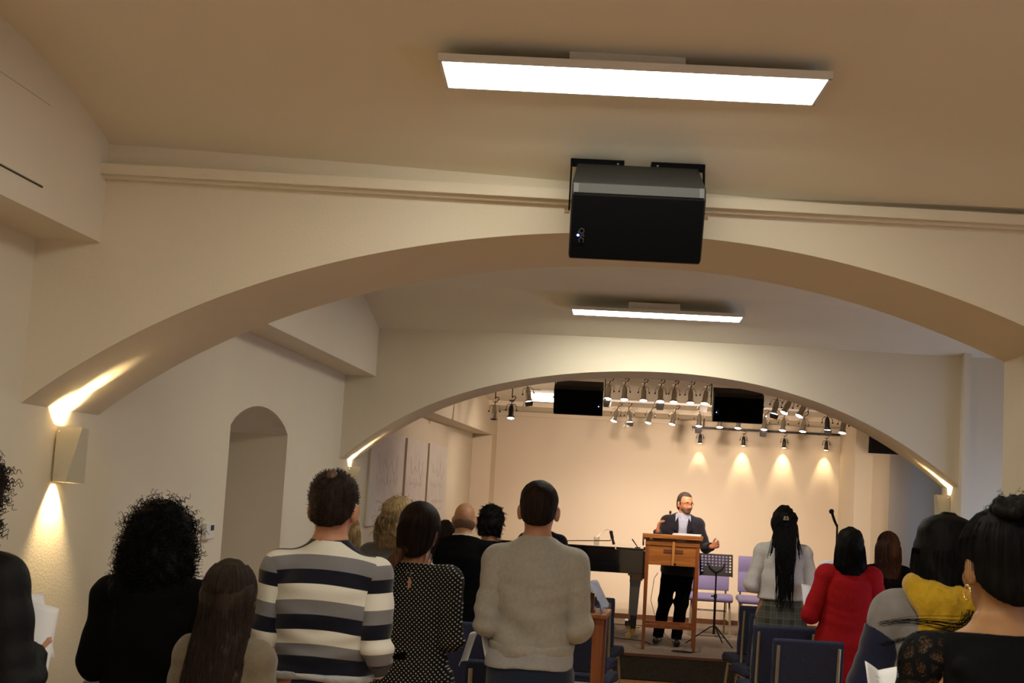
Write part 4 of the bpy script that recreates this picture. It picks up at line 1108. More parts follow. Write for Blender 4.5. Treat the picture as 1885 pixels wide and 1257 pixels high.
    def hair_cap(s, m, grow=.010, nape=.03, front=.175, rough=.0, seed=0, h=None, extra=None, name='hair', fy=.09):
        S = Solid(.02)
        k = s.hk
        S.ell((0, -.005, .150), ((.078) * k + grow, .097 * k + grow, .098 * k + grow))
        S.ell((0, -.02, .175), (.074 * k + grow, .078 * k + grow, .070 * k + grow))
        S.ell((0, -.035, .09), (.066 * k + grow * .6, .060 * k + grow * .6, .07 + grow * .6), k=.03)
        if extra: extra(S)
        mm = (front - nape) / (fy + .10); n_ = math.hypot(1, mm)
        S.cut((0, mm, -1), (-nape - .10 * -mm * -1) / n_) if False else S.cut((0, mm, -1), (mm * -.10 - nape) / n_)
        if rough: S.noise = lambda X, Y, Z: rough * (np.sin(130 * X + seed) * np.sin(120 * Z + 30 * Y) + .6 * np.sin(90 * Y + 60 * Z))
        S.carve(lambda X, Y, Z: np.minimum(np.minimum(np.abs(X) - .056, Y + .024), .128 - Z))
        o = solid(name, S, m, s.root, h or max(.006, s.h * .8)); return s.frame(o)
    def hair_loft(s, rows, m, carve=True, ext=None, name='hair', h=None, noise=0.0, fy=.035, fz=.175, k=.035):
        S = Solid(.02)
        S.ell((0, -.008, .150), (.090 * s.hk, .108 * s.hk, .112 * s.hk), k=k)
        rows = list(rows)
        if rows[-1][0] < .225:
            z, x, y, a, b = rows[-1]; rows += [(z + .035, 0, -.01, a * .86, b * .86), (z + .05, 0, -.01, a * .6, b * .6), (z + .058, 0, -.01, a * .1, b * .1)]
        S.loft(rows, k=k, p=2.2)
        if ext: ext(S)
        if noise: S.noise = lambda X, Y, Z: noise * (np.sin(110 * X + 9 * np.sin(14 * Z)) * .6 + np.sin(70 * Y + 8 * np.sin(12 * Z + 1)) * .5 + .5 * np.sin(45 * X - 30 * Z))
        if carve: S.carve(lambda X, Y, Z: np.minimum(np.minimum(Y - fy, fz - Z), .5 + 0 * X))
        o = solid(name, S, m, s.root, h or .008); return s.frame(o)
    def strands(s, rows, m, n=160, r=.0016, seed=0, jit=.006, wave=0.0, wf=30, amax=115, zend=.08, grow=.004, crown=.262, lat=0.0, name='hair_strands'):
        rnd = random.Random(seed); rows = np.array(rows); lines = []
        for i in range(n):
            th = R(rnd.uniform(-amax, amax)); j = rnd.uniform(0, jit); ph = rnd.uniform(0, 6.28); ze = rows[0, 0] + rnd.uniform(-zend * .4, zend)
            L = []
            for z in np.linspace(.150, crown - .012, 6)[::-1]:
                q = math.sqrt(max(0, 1 - ((z - .150) / (.114 * s.hk)) ** 2)); L.append(((.091 * s.hk + j + grow) * q * math.sin(th), -.008 - (.109 * s.hk + j + grow) * q * math.cos(th), z))
            for z in np.arange(.13, ze, -.02):
                cx = np.interp(z, rows[:, 0], rows[:, 1]); cy = np.interp(z, rows[:, 0], rows[:, 2]); a = np.interp(z, rows[:, 0], rows[:, 3]); b = np.interp(z, rows[:, 0], rows[:, 4])
                b2 = min(1.0, max(0, (.15 - z) / .06)); w_ = wave * math.sin(wf * z + ph) * b2
                L.append((cx + (a + j + grow) * math.sin(th) + w_ + lat * (.15 - z), cy - (b + j + grow) * math.cos(th) + w_ * .6, z))
            lines.append(L)
        o = ribbons(name, lines, r, m, s.root); return s.frame(o)
    def curls(s, src, m, n=600, seed=0, rad=.008, L=.06, r=.0022, zmin=-1, out_=.5, c=(0, -.01, .11), name='hair_curls', turns=3):
        rnd = random.Random(seed); V = np.array([v.co for v in src.data.vertices]); lines = []
        for i in range(n):
            v = V[rnd.randrange(len(V))]
            if v[2] < zmin: continue
            o_ = v - np.array(c); o_ /= np.linalg.norm(o_) + 1e-6
            d = o_ * out_ + np.array([rnd.gauss(0, .35), rnd.gauss(0, .35), -.55 + rnd.gauss(0, .3)]); d /= np.linalg.norm(d)
            u = np.cross(d, [.3, .2, .9]); u /= np.linalg.norm(u); w_ = np.cross(d, u); ph = rnd.uniform(0, 6); k = turns * 6 + 1; LL = L * rnd.uniform(.6, 1.3)
            lines.append([v - o_ * .006 + d * LL * t + (u * math.cos(6.28 * turns * t + ph) + w_ * math.sin(6.28 * turns * t + ph)) * rad for t in np.linspace(0, 1, k)])
        o = ribbons(name, lines, r, m, s.root); return s.frame(o)

def fabric(name, col, rough=.9, noise=.08, bump=.25, bscale=250, sheen=.25, ns=60): return mat(name, col, rough, noise=noise, nscale=ns, bump=bump, bscale=bscale, sheen=sheen, spec=.2)
def hairmat(name, c1, c2, rough=.6):
    m = mat(name, c1, rough, spec=.22 if c1[0] > .012 else .08); nt = m.node_tree; b = nt.nodes['Principled BSDF']
    tc = nt.nodes.new('ShaderNodeTexCoord'); mp = nt.nodes.new('ShaderNodeMapping'); mp.inputs['Scale'].default_value = (60, 60, 4)
    n = nt.nodes.new('ShaderNodeTexNoise'); n.inputs['Scale'].default_value = 1.5; n.inputs['Detail'].default_value = 4
    r = nt.nodes.new('ShaderNodeValToRGB'); r.color_ramp.elements[0].position = .35; r.color_ramp.elements[1].position = .7
    r.color_ramp.elements[0].color = (*c1, 1); r.color_ramp.elements[1].color = (*c2, 1)
    nt.links.new(tc.outputs['Object'], mp.inputs[0]); nt.links.new(mp.outputs[0], n.inputs['Vector']); nt.links.new(n.outputs['Fac'], r.inputs[0]); nt.links.new(r.outputs[0], b.inputs['Base Color'])
    bp = nt.nodes.new('ShaderNodeBump'); bp.inputs['Strength'].default_value = .5; bp.inputs['Distance'].default_value = .004
    nt.links.new(n.outputs['Fac'], bp.inputs['Height']); nt.links.new(bp.outputs['Normal'], b.inputs['Normal'])
    return m
def skinmat(name, col):
    m = mat(name, col, .5, noise=.08, nscale=30, spec=.35); b = m.node_tree.nodes['Principled BSDF']
    b.inputs['Subsurface Weight'].default_value = .08; b.inputs['Subsurface Radius'].default_value = (.01, .004, .002); return m
M['skin'] = skinmat('skin', (.50, .24, .14)); M['skintan'] = skinmat('skintan', (.42, .20, .10)); M['skinbrown'] = skinmat('skinbrown', (.36, .17, .075))
M['hairblack'] = hairmat('hairblack', (.003, .0027, .0025), (.008, .007, .0065)); M['hairdark'] = hairmat('hairdark', (.010, .006, .005), (.026, .015, .010))
M['hairbrown'] = hairmat('hairbrown', (.014, .008, .005), (.034, .019, .011)); M['hairauburn'] = hairmat('hairauburn', (.018, .006, .004), (.045, .014, .008))
M['hairblond'] = hairmat('hairblond', (.20, .12, .045), (.42, .28, .12)); M['hairdarkblond'] = hairmat('hairdarkblond', (.20, .13, .055), (.48, .34, .17))
M['hairgrey'] = hairmat('hairgrey', (.03, .022, .018), (.08, .06, .05)); M['hairpony'] = hairmat('hairpony', (.05, .02, .008), (.13, .055, .02))
M['denim'] = fabric('denim', (.018, .028, .055)); M['blackfab'] = mat('blackfab', (.0035, .0035, .004), .95, bump=.2, bscale=200, spec=.06); M['blackshoe'] = mat('blackshoe', (.01, .01, .01), .25)
M['greyknit'] = fabric('greyknit', (.42, .40, .35), bump=.35); M['shirtwhite'] = fabric('shirtwhite', (.42, .42, .42)); M['leather'] = mat('leather', (.004, .004, .0045), .6, spec=.15, bump=.3, bscale=40)

def zstripes(name, zs, cols, curve=0.0, top_y=None, top_col=None):
    """bands across a garment, by height in the wearer's frame; sagging towards the sides"""
    m = mat(name, cols[0], .9, spec=.2, sheen=.2, bump=.2, bscale=300); nt = m.node_tree; b = nt.nodes['Principled BSDF']
    tc = nt.nodes.new('ShaderNodeTexCoord'); sp = nt.nodes.new('ShaderNodeSeparateXYZ'); nt.links.new(tc.outputs['Object'], sp.inputs[0])
    sq = nt.nodes.new('ShaderNodeMath'); sq.operation = 'MULTIPLY'; nt.links.new(sp.outputs['X'], sq.inputs[0]); nt.links.new(sp.outputs['X'], sq.inputs[1])
    ma = nt.nodes.new('ShaderNodeMath'); ma.operation = 'MULTIPLY_ADD'; ma.inputs[1].default_value = curve; nt.links.new(sq.outputs[0], ma.inputs[0]); nt.links.new(sp.outputs['Z'], ma.inputs[2])
    mr = nt.nodes.new('ShaderNodeMapRange'); mr.inputs['From Min'].default_value = .9; mr.inputs['From Max'].default_value = 1.6; nt.links.new(ma.outputs[0], mr.inputs['Value'])
    r = nt.nodes.new('ShaderNodeValToRGB'); r.color_ramp.interpolation = 'CONSTANT'
    e = r.color_ramp.elements; e[0].position = 0; e[0].color = (*cols[0], 1); e[1].position = (zs[0] - .9) / .7; e[1].color = (*cols[1], 1)
    for z, c in zip(zs[1:], cols[2:]):
        q = e.new((z - .9) / .7); q.color = (*c, 1)
    nt.links.new(mr.outputs[0], r.inputs[0]); out_ = r.outputs[0]
    if top_y is not None:
        g = nt.nodes.new('ShaderNodeMath'); g.operation = 'MULTIPLY_ADD'; g.inputs[1].default_value = 1.5; nt.links.new(sp.outputs['Y'], g.inputs[0]); nt.links.new(sp.outputs['Z'], g.inputs[2])
        h_ = nt.nodes.new('ShaderNodeMath'); h_.operation = 'GREATER_THAN'; h_.inputs[1].default_value = top_y; nt.links.new(g.outputs[0], h_.inputs[0])
        mx = nt.nodes.new('ShaderNodeMix'); mx.data_type = 'RGBA'; mx.inputs[7].default_value = (*top_col, 1)
        nt.links.new(h_.outputs[0], mx.inputs[0]); nt.links.new(out_, mx.inputs[6]); out_ = mx.outputs[2]
    nt.links.new(out_, b.inputs['Base Color'])
    return m
def dots_mat(name, bg, fg, pitch, rad):
    m = mat(name, bg, .8, spec=.2, bump=.1, bscale=300); nt = m.node_tree; b = nt.nodes['Principled BSDF']
    tc = nt.nodes.new('ShaderNodeTexCoord')
    def grid(off):
        mp = nt.nodes.new('ShaderNodeMapping'); mp.inputs['Scale'].default_value = (1 / pitch, 0, 1 / pitch); mp.inputs['Location'].default_value = (off, 0, off); nt.links.new(tc.outputs['Object'], mp.inputs[0])
        fr = nt.nodes.new('ShaderNodeVectorMath'); fr.operation = 'FRACTION'; nt.links.new(mp.outputs[0], fr.inputs[0])
        di = nt.nodes.new('ShaderNodeVectorMath'); di.operation = 'DISTANCE'; di.inputs[1].default_value = (.5, 0, .5); nt.links.new(fr.outputs[0], di.inputs[0]); return di.outputs['Value']
    mi = nt.nodes.new('ShaderNodeMath'); mi.operation = 'MINIMUM'; nt.links.new(grid(0), mi.inputs[0]); nt.links.new(grid(.5), mi.inputs[1])
    lt = nt.nodes.new('ShaderNodeMath'); lt.operation = 'LESS_THAN'; lt.inputs[1].default_value = rad; nt.links.new(mi.outputs[0], lt.inputs[0])
    mx = nt.nodes.new('ShaderNodeMix'); mx.data_type = 'RGBA'; mx.inputs[6].default_value = (*bg, 1); mx.inputs[7].default_value = (*fg, 1)
    nt.links.new(lt.outputs[0], mx.inputs[0]); nt.links.new(mx.outputs[2], b.inputs['Base Color']); return m

# --- man in the striped sweater
NV, WH, GY = (.004, .0045, .012), (.72, .69, .60), (.19, .185, .19)
sc_ = 1.794 / 1.755
zz = [z / sc_ for z in (1.062, 1.078, 1.140, 1.182, 1.232, 1.284, 1.335, 1.392, 1.441, 1.492, 1.541)]
M['striped'] = zstripes('striped', zz, [NV, WH, NV, GY, WH, NV, GY, WH, NV, GY, WH, NV], curve=.6, top_y=1.412, top_col=NV)
M['striped_sleeve'] = zstripes('striped_sleeve', [z - .035 for z in zz], [NV, WH, NV, GY, WH, NV, GY, WH, NV, GY, WH, NV], curve=-.3)
f = Figure((-1.095, 5.1, 0), 1.79, 'man in a navy, white and grey striped sweater with thinning cropped hair', yaw=0, wide=1.0, turn=-4, lean=1,
           arms=[((.205, -.05, 1.15), (.17, .17, 1.06)), ((-.200, -.04, 1.13), (-.13, .20, 1.08))])
f.body()
f.top('sweater', M['striped'], .014, sm=M['striped_sleeve'], armoff=.014, hem=1.045, neck=1.522, amp=.0062, seed=2.2, cutneck=True)
S = Solid(.02); S.loft([(1.03, 0, -.002, .192, .135), (1.055, 0, -.004, .196, .14)], k=.02); S.noise = folds(.003, 3); solid('hem_roll', S, M['shirtwhite'], f.root, .009)
f.trousers(M['denim']); f.shoes(M['blackshoe'])
cp = f.hair_cap(M['hairdark'], .006, nape=.045, front=.19, rough=.0016)
rnd = random.Random(4); V = np.array([v.co for v in cp.data.vertices]); L = []
for i in range(1500):
    v = V[rnd.randrange(len(V))]
    if v[2] < .10 and rnd.random() < .6: continue
    o_ = v - np.array((0, -.005, .13)); o_ /= np.linalg.norm(o_); d = o_ + np.array([rnd.gauss(0, .3), rnd.gauss(0, .3), .35]); L.append([v - o_ * .003, v + d * .003, v + d * .007 * rnd.uniform(.6, 1.3)])
f.frame(ribbons('hair_tufts', L, .0012, M['hairgrey'], f.root))
S = Solid(.02); S.ell((0, -.05, .222), (.026, .035, .034)); f.frame(solid('bald_patch', S, skinmat('scalp', (.085, .042, .028)), f.root, .006))

# --- man in the grey sweater
f = Figure((-.405, 6.45, 0), 1.812, 'man in a plain light grey sweater with short dark hair', yaw=2, wide=.98, turn=-3,
           hk=.97, arms=[((.198, -.045, 1.12), (.12, .20, 1.06)), ((-.198, -.045, 1.12), (-.12, .20, 1.04))])
f.body(); f.top('sweater', M['greyknit'], .017, sm=M['greyknit'], armoff=.016, hem=1.01, neck=1.50, amp=.006, seed=.7, hemoff=.02)
S = Solid(.02); S.loft([(.945, -.01, -.004, .188, .146), (1.02, 0, -.002, .184, .142)], k=.02); S.noise = folds(.003, 1.5, .95, .1); solid('shirt_tail', S, M['shirtwhite'], f.root, .009)
S = Solid(.02); S.loft([(.995, 0, -.003, .184, .140), (1.02, 0, -.003, .187, .143), (1.05, 0, -.003, .182, .138)], k=.02); S.noise = folds(.004, 4); solid('waistband', S, M['greyknit'], f.root, .009)
f.trousers(M['denim'], .014); f.shoes(M['blackshoe'])
f.hair_cap(M['hairdark'], .007, nape=.040, front=.185, rough=.001)
sheet('sheet_of_paper', (-.61, 6.52, 1.075), R(70), R(8), R(78), 'white sheet held low at the left hip of the man in grey', w_=.15, h_=.21, curl=.02)

# --- woman in the dotted blouse
M['dots'] = dots_mat('dots', (.005, .0045, .0045), (.48, .45, .38), .0215, .155)
f = Figure((-.955, 6.5, 0), 1.67, 'woman in a black blouse with white dots, dark hair in a low ponytail', male=False, yaw=-8, wide=1.12, turn=-4, nod=-8, skin=M['skin'], h=.009)
f.body()
f.top('blouse', M['dots'], .015, sm=M['dots'], hem=.80, neck=1.468, neckm=-.12, amp=.005, seed=3.1, armoff=.026, hemoff=.04,
      extra=lambda S: [S.ell((q * .165, -.01, 1.385), (.062, .062, .058)) for q in (-1, 1)] and None)
MB().tube([(.0, -.112, 1.41), (.006, -.118, 1.385), (.0, -.121, 1.355)], [.003, .010, .003], 6).build('keyhole', M['skin'], f.root)
MB().tube([(-.012, -.112, 1.43), (0, -.122, 1.425), (.012, -.112, 1.43)], .004, 6).build('neck_tie', M['dots'], f.root)
f.trousers(M['blackfab']); f.shoes(M['blackshoe'])
f.hair_cap(M['hairdark'], .020, nape=-.035, front=.20, fy=.11, extra=lambda S: S.ell((0, -.045, .05), (.072, .062, .085), k=.03) and None)
rows = [(-.25, -.100, -.150, .014, .010), (-.16, -.098, -.155, .028, .018), (-.07, -.085, -.135, .032, .022), (.0, -.060, -.10, .035, .03), (.05, -.02, -.07, .04, .03)]
S = Solid(.02); S.loft(rows, k=.02); S.noise = lambda X, Y, Z: .002 * np.sin(200 * X + 9 * Z); f.frame(solid('ponytail', S, M['hairpony'], f.root, .007))
f.strands([(-.03, 0, -.045, .075, .07), (.15, 0, -.01, .098, .112)], M['hairdark'], 220, .0010, 7, jit=.003, grow=.007, crown=.272, zend=.02)
sheet('sheet_of_paper', (-.705, 6.60, 1.02), R(60), R(-20), R(-60), 'white sheet held between the dotted blouse and the grey sweater', w_=.11, h_=.15, curl=.015)

# --- woman with the big black curls
f = Figure((-1.665, 5.0, 0), 1.63, 'woman with a big mass of black curls in a black hooded jacket', male=False, wide=1.2, yaw=-4, turn=4, h=.010,
           arms=[((.225, -.03, 1.14), (.13, .20, 1.12)), ((-.220, -.03, 1.14), (-.13, .20, 1.12))])
f.body()
f.top('jacket', M['blackfab'], .030, sm=M['blackfab'], hem=.78, neck=1.50, amp=.006, seed=5, hemoff=.05,
      extra=lambda S: [S.cap((-.10, -.10, 1.43), (.10, -.10, 1.43), .045), S.cap((-.13, -.07, 1.46), (-.07, .03, 1.49), .035), S.cap((.13, -.07, 1.46), (.07, .03, 1.49), .035), S.loft([(1.16, 0, -.115, .03, .02), (1.30, 0, -.13, .10, .035), (1.42, 0, -.12, .13, .045)])] and None)
f.trousers(M['blackfab']); f.shoes(M['blackshoe'])
hr = f.hair_loft([(-.075, 0, -.04, .10, .075), (-.02, 0, -.04, .135, .10), (.06, 0, -.03, .140, .115), (.14, 0, -.015, .128, .12), (.21, 0, -.01, .105, .11), (.262, 0, -.01, .06, .07)], M['hairblack'], fy=.05, fz=.17,
                 noise=.006, ext=None)
f.curls(hr, M['hairblack'], 1500, 3, rad=.0075, L=.055, r=.0019, zmin=-.07)

# --- girl
M['olive'] = fabric('olive', (.16, .13, .09))
f = Figure((-1.27, 4.55, 0), 1.47, 'girl with long straight brown hair and a beige jacket', male=False, wide=.90, yaw=-8, h=.009, hk=1.08)
f.body(); f.top('jacket', M['olive'], .028, hem=.85, neck=1.47, amp=.006, seed=8, hemoff=.02); f.trousers(M['denim']); f.shoes(M['blackshoe'])
rows = [(-.62, .0, -.150, .07, .02), (-.40, .0, -.150, .095, .028), (-.20, 0, -.130, .110, .04), (-.06, 0, -.075, .108, .065), (.04, 0, -.035, .100, .09), (.14, 0, -.01, .098, .105)]
f.hair_loft(rows, M['hairbrown'], noise=.003)
f.strands(rows, M['hairbrown'], 320, .0013, 11, jit=.004, wave=.004, amax=110, zend=.12, grow=.002)

# --- person at the left edge
f = Figure((-1.912, 3.95, 0), 1.775, 'person with black curls in a dark leather jacket at the left edge', male=True, wide=.90, yaw=-6, h=.010,
           arms=[((.235, -.03, 1.10), (.13, .22, 1.16)), ((-.195, -.03, 1.10), (-.10, .20, 1.14))])
f.body(); f.top('leather_jacket', M['leather'], .030, hem=.86, neck=1.52, amp=.006, seed=9, hemoff=.0); f.trousers(M['blackfab']); f.shoes(M['blackshoe'])
hr = f.hair_loft([(-.0, 0, -.03, .10, .08), (.06, 0, -.03, .125, .105), (.14, 0, -.015, .125, .12), (.21, 0, -.01, .105, .11), (.262, 0, -.01, .06, .07)], M['hairdark'], fy=.05, fz=.17, noise=.006)
f.curls(hr, M['hairdark'], 700, 5, rad=.007, L=.045, r=.0019, zmin=-.0)
sheet('sheet_of_paper', (-1.775, 4.20, 1.225), R(62), R(6), R(24), 'front white sheet held by the person in the leather jacket', w_=.13, h_=.21, curl=.02, group='papers held up at the left edge')
sheet('sheet_of_paper', (-1.80, 4.24, 1.25), R(66), R(-10), R(40), 'rear white sheet held by the person in the leather jacket', w_=.12, h_=.20, curl=.02, group='papers held up at the left edge')

# --- blonde half hidden behind the striped sweater
f = Figure((-1.79, 9.0, 0), 1.55, 'woman with straight blonde hair, mostly hidden behind the striped sweater', male=False, h=.011, wide=.95)
f.body(face=False); f.top('cardigan', M['olive'], .02, hem=.85, amp=.003); f.trousers(M['blackfab']); f.shoes(M['blackshoe'])
rows = [(-.30, 0, -.11, .10, .04), (-.10, 0, -.09, .115, .06), (.04, 0, -.04, .108, .09), (.14, 0, -.01, .098, .105)]
f.hair_loft(rows, M['hairblond'], noise=.003); f.strands(rows, M['hairblond'], 160, .0018, 2, jit=.006, wave=.005, grow=.002)

# --- wavy blonde in grey
M['greytop'] = fabric('greytop', (.15, .145, .145))
f = Figure((-1.365, 8.4, 0), 1.67, 'woman with wavy dark blonde hair in a grey top', male=False, h=.010, wide=1.18, turn=10, yaw=-14, nod=-6)
f.body(face=False); f.top('top', M['greytop'], .024, hem=.85, neck=1.50, amp=.004, seed=4); f.trousers(M['blackfab']); f.shoes(M['blackshoe'])
rows = [(-.06, .0, -.05, .085, .065), (.0, 0, -.045, .118, .09), (.08, 0, -.03, .118, .105), (.15, 0, -.01, .108, .115), (.21, 0, -.01, .10, .11), (.262, 0, -.005, .06, .07)]
hr = f.hair_loft(rows, M['hairdarkblond'], noise=.009); f.strands(rows, M['hairdarkblond'], 260, .0019, 5, jit=.008, wave=.012, wf=55, grow=.004, zend=.07)
f.curls(hr, M['hairblond'], 160, 6, rad=.010, L=.07, r=.0018, turns=1, out_=.4)

# --- balding man in a black suit
f = Figure((-1.145, 9.92, 0), 1.668, 'balding man in a black suit with a pale green shirt collar', male=True, h=.010, skin=M['skintan'], nod=-20, wide=1.08)
f.body(face=False); f.top('suit_jacket', M['blackfab'], .026, hem=.80, neck=1.49, amp=.003, seed=3); f.trousers(M['blackfab']); f.shoes(M['blackshoe'])
M['collar'] = fabric('collar', (.50, .52, .36))
S = Solid(.01); S.loft([(1.455, 0, -.018, .090, .082), (1.515, 0, -.012, .074, .074)], k=.01); S.carve(lambda X, Y, Z: Y - .05 + 0 * X + 0 * Z); solid('shirt_collar', S, M['collar'], f.root, .006)
S = Solid(.02); S.ell((0, -.005, .10), (.084, .103, .075)); S.carve(lambda X, Y, Z: np.maximum(Z - .10, Y - .03)); S.cut((0, 0, -1), -.045); f.frame(solid('hair_fringe', S, hairmat('fringe', (.11, .06, .035), (.17, .10, .065)), f.root, .006))

# --- short black curls, woman
f = Figure((-1.06, 11.0, 0), 1.625, 'woman with short black curls in black, right of the balding man', male=False, h=.011, turn=-10, nod=-10)
f.body(face=False); f.top('coat', M['blackfab'], .024, hem=.70, neck=1.46, amp=.003, seed=1); f.trousers(M['blackfab']); f.shoes(M['blackshoe'])
hr = f.hair_loft([(.01, 0, -.03, .09, .07), (.08, 0, -.02, .108, .10), (.15, 0, -.01, .108, .115), (.22, 0, -.01, .09, .10)], M['hairblack'], noise=.006, fy=.05)
f.curls(hr, M['hairblack'], 250, 8, rad=.008, L=.035, r=.002)
# --- dark head left of the balding man
f = Figure((-1.56, 12.2, 0), 1.475, 'short person with dark hair peeping out left of the balding man', male=False, h=.011)
f.body(face=False); f.top('jacket', M['blackfab'], .02, hem=.8, amp=.003); f.trousers(M['blackfab']); f.shoes(M['blackshoe'])
f.hair_loft([(-.02, 0, -.04, .10, .08), (.08, 0, -.02, .10, .10), (.15, 0, -.01, .095, .108)], M['hairdark'], noise=.003)
# --- front row, navy
M['navycloth'] = fabric('navycloth', (.008, .009, .02))
f = Figure((-.765, 12.95, 0), 1.66, 'person in a navy top in the front row, head hidden behind the grey-sweatered man', male=True, h=.011, wide=1.0)
f.body(face=False); f.top('pullover', M['navycloth'], .022, hem=.88, amp=.003); f.trousers(M['blackfab']); f.shoes(M['blackshoe']); f.hair_cap(M['hairdark'], .01)

# --- the preacher
M['suit'] = fabric('suit', (.020, .019, .028), bump=.15); M['shirtblue'] = fabric('shirtblue', (.50, .56, .72), noise=.04, bump=.1)
M['skinface'] = skinmat('skinface', (.62, .27, .14)); M['beard'] = hairmat('beard', (.13, .07, .045), (.27, .17, .12)); M['eyewhite'] = mat('eyewhite', (.7, .68, .65), .3); M['lips'] = mat('lips', (.32, .10, .07), .5)
f = Figure((.53, 15.22, .25), 1.855, 'man in a dark jacket and light blue shirt speaking behind the lectern', male=True, yaw=180, lean=-2.2, turn=34, nod=-4, skin=M['skinface'], h=.0065, wide=1.06, hk=1.04,
           feet=[(.175, -.02, 0), (-.035, .0, 0)],
           arms=[((.275, .10, 1.10), (.285, .27, 1.285), (-.05, .15, 1), (-.9, .1, .1)), ((-.285, .06, 1.135), (-.335, .26, 1.165), (-.62, .45, .30), (.55, .8, .2))])
f.curl = .95
f.body()
def vcut(X, Y, Z):   # opening of the jacket
    w_ = .026 + .062 * np.clip((Z - .95) / .45, 0, 1)
    return np.minimum(np.minimum(w_ - np.abs(X + .0), Y - .0), Z - .93)
S = Solid(.02); f.torso(S, .028); [f.arm(S, i, .020, True, to=.97) for i in (0, 1)]
S.loft([(.80, 0, 0, .200, .15), (.9, 0, 0, .196, .15)], k=.03)
S.noise = folds(.003, 1.7); S.cut((0, 0, -1), -.80); S.cut((0, .35, 1), 1.495 / math.hypot(1, .35)); S.carve(vcut)
solid('suit_jacket', S, M['suit'], f.root, .0075)
for q in (-1, 1):
    MB().add([(q * .030, .155, .98), (q * .075, .155, 1.30), (q * .110, .138, 1.33), (q * .085, .128, 1.42), (q * .060, .110, 1.47), (q * .048, .148, 1.35), (q * .052, .160, 1.2)], [(0, 1, 5, 6), (1, 2, 3, 5), (3, 4, 5)]).build('lapel', M['suit'], f.root).modifiers.new('t', 'SOLIDIFY').thickness = .006
S = Solid(.015); f.torso(S, .012); S.noise = folds(.002, 2); S.cut((0, 0, -1), -.86); S.cut((0, -.1, 1), 1.50); S.carve(lambda X, Y, Z: -Y - .02 + 0 * X)
solid('shirt', S, M['shirtblue'], f.root, .008)
S = Solid(.008); S.loft([(1.452, 0, -.005, .080, .078), (1.485, 0, -.006, .072, .072), (1.525, 0, -.006, .066, .066)], k=.008)
S.carve(lambda X, Y, Z: np.minimum(.010 + .5 * (Z - 1.435) - np.abs(X), Y - .01)); solid('shirt_collar', S, M['shirtblue'], f.root, .005)
for z in (1.05, 1.14, 1.23, 1.32): MB().sphere((.0, .133 + (.004 if z < 1.2 else -.001), z), .005, 8).build('button', M['paper'], f.root)
f.trousers(M['blackfab'], .020); f.shoes(M['blackshoe'], .009)
S = Solid(.015); S.ell((0, -.005, .150), (.078 * 1.04 + .005, .097 * 1.04 + .004, .098 * 1.04 + .006)); S.ell((0, -.015, .185), (.070, .080, .066)); S.ell((0, -.04, .09), (.066, .056, .07), k=.03)
S.carve(lambda X, Y, Z: np.minimum(Y - .045 + .25 * np.abs(X), .212 - Z)); S.carve(lambda X, Y, Z: np.minimum(Y + .03, .105 - Z) + 0 * X); S.cut((0, 0, -1), -.04)
f.frame(solid('hair', S, M['hairgrey'], f.root, .0045))
S = Solid(.015); S.ell((0, .032, .070), (.063, .070, .062)); S.ell((0, .066, .038), (.038, .034, .030), k=.02); S.cap((-.028, .106, .074), (.028, .106, .074), .009, k=.004)
S.carve(lambda X, Y, Z: np.maximum(Z - .079 - .55 * np.abs(X) , -Y + .0)); S.carve(lambda X, Y, Z: -(np.sqrt((X / 1.9) ** 2 + (Z - .060) ** 2 + ((Y - .10) / 2) ** 2) - .010))
f.frame(solid('beard', S, M['beard'], f.root, .0045))
f.frame(MB().sphere((0, .098, .060), .013, 10, (1.5, .6, .55)).build('mouth', M['lips'], f.root, smooth=True))
for q in (-1, 1):
    e_ = f.frame(MB().sphere((q * .031, .077, .128), .0125, 12, (1, .9, .8)).build('eye', M['eyewhite'], f.root, smooth=True))
    MB().sphere((q * .031, .0865, .128), .006, 10, (1, .6, 1)).build('iris', M['black'], e_, smooth=True)
    f.frame(MB().tube([(q * .014, .100, .147), (q * .032, .097, .152), (q * .05, .082, .146)], [.0035, .0045, .0025], 6).build('eyebrow', M['hairgrey'], f.root))
g = MB()
for q in (-1, 1):
    pts = [(q * .033 + .024 * math.cos(a), .108 - .25 * abs(q * .033 + .024 * math.cos(a)) * .6, .126 + .016 * math.sin(a)) for a in np.linspace(0, 2 * PI, 17)]
    g.tube(pts, .0014, 5); g.tube([(q * .056, .10, .130), (q * .075, .05, .132), (q * .085, -.0, .125)], .0018, 5)
g.tube([(-.010, .108, .130), (.010, .108, .130)], .0016, 5)
f.frame(g.build('glasses', M['blackmetal'], f.root))

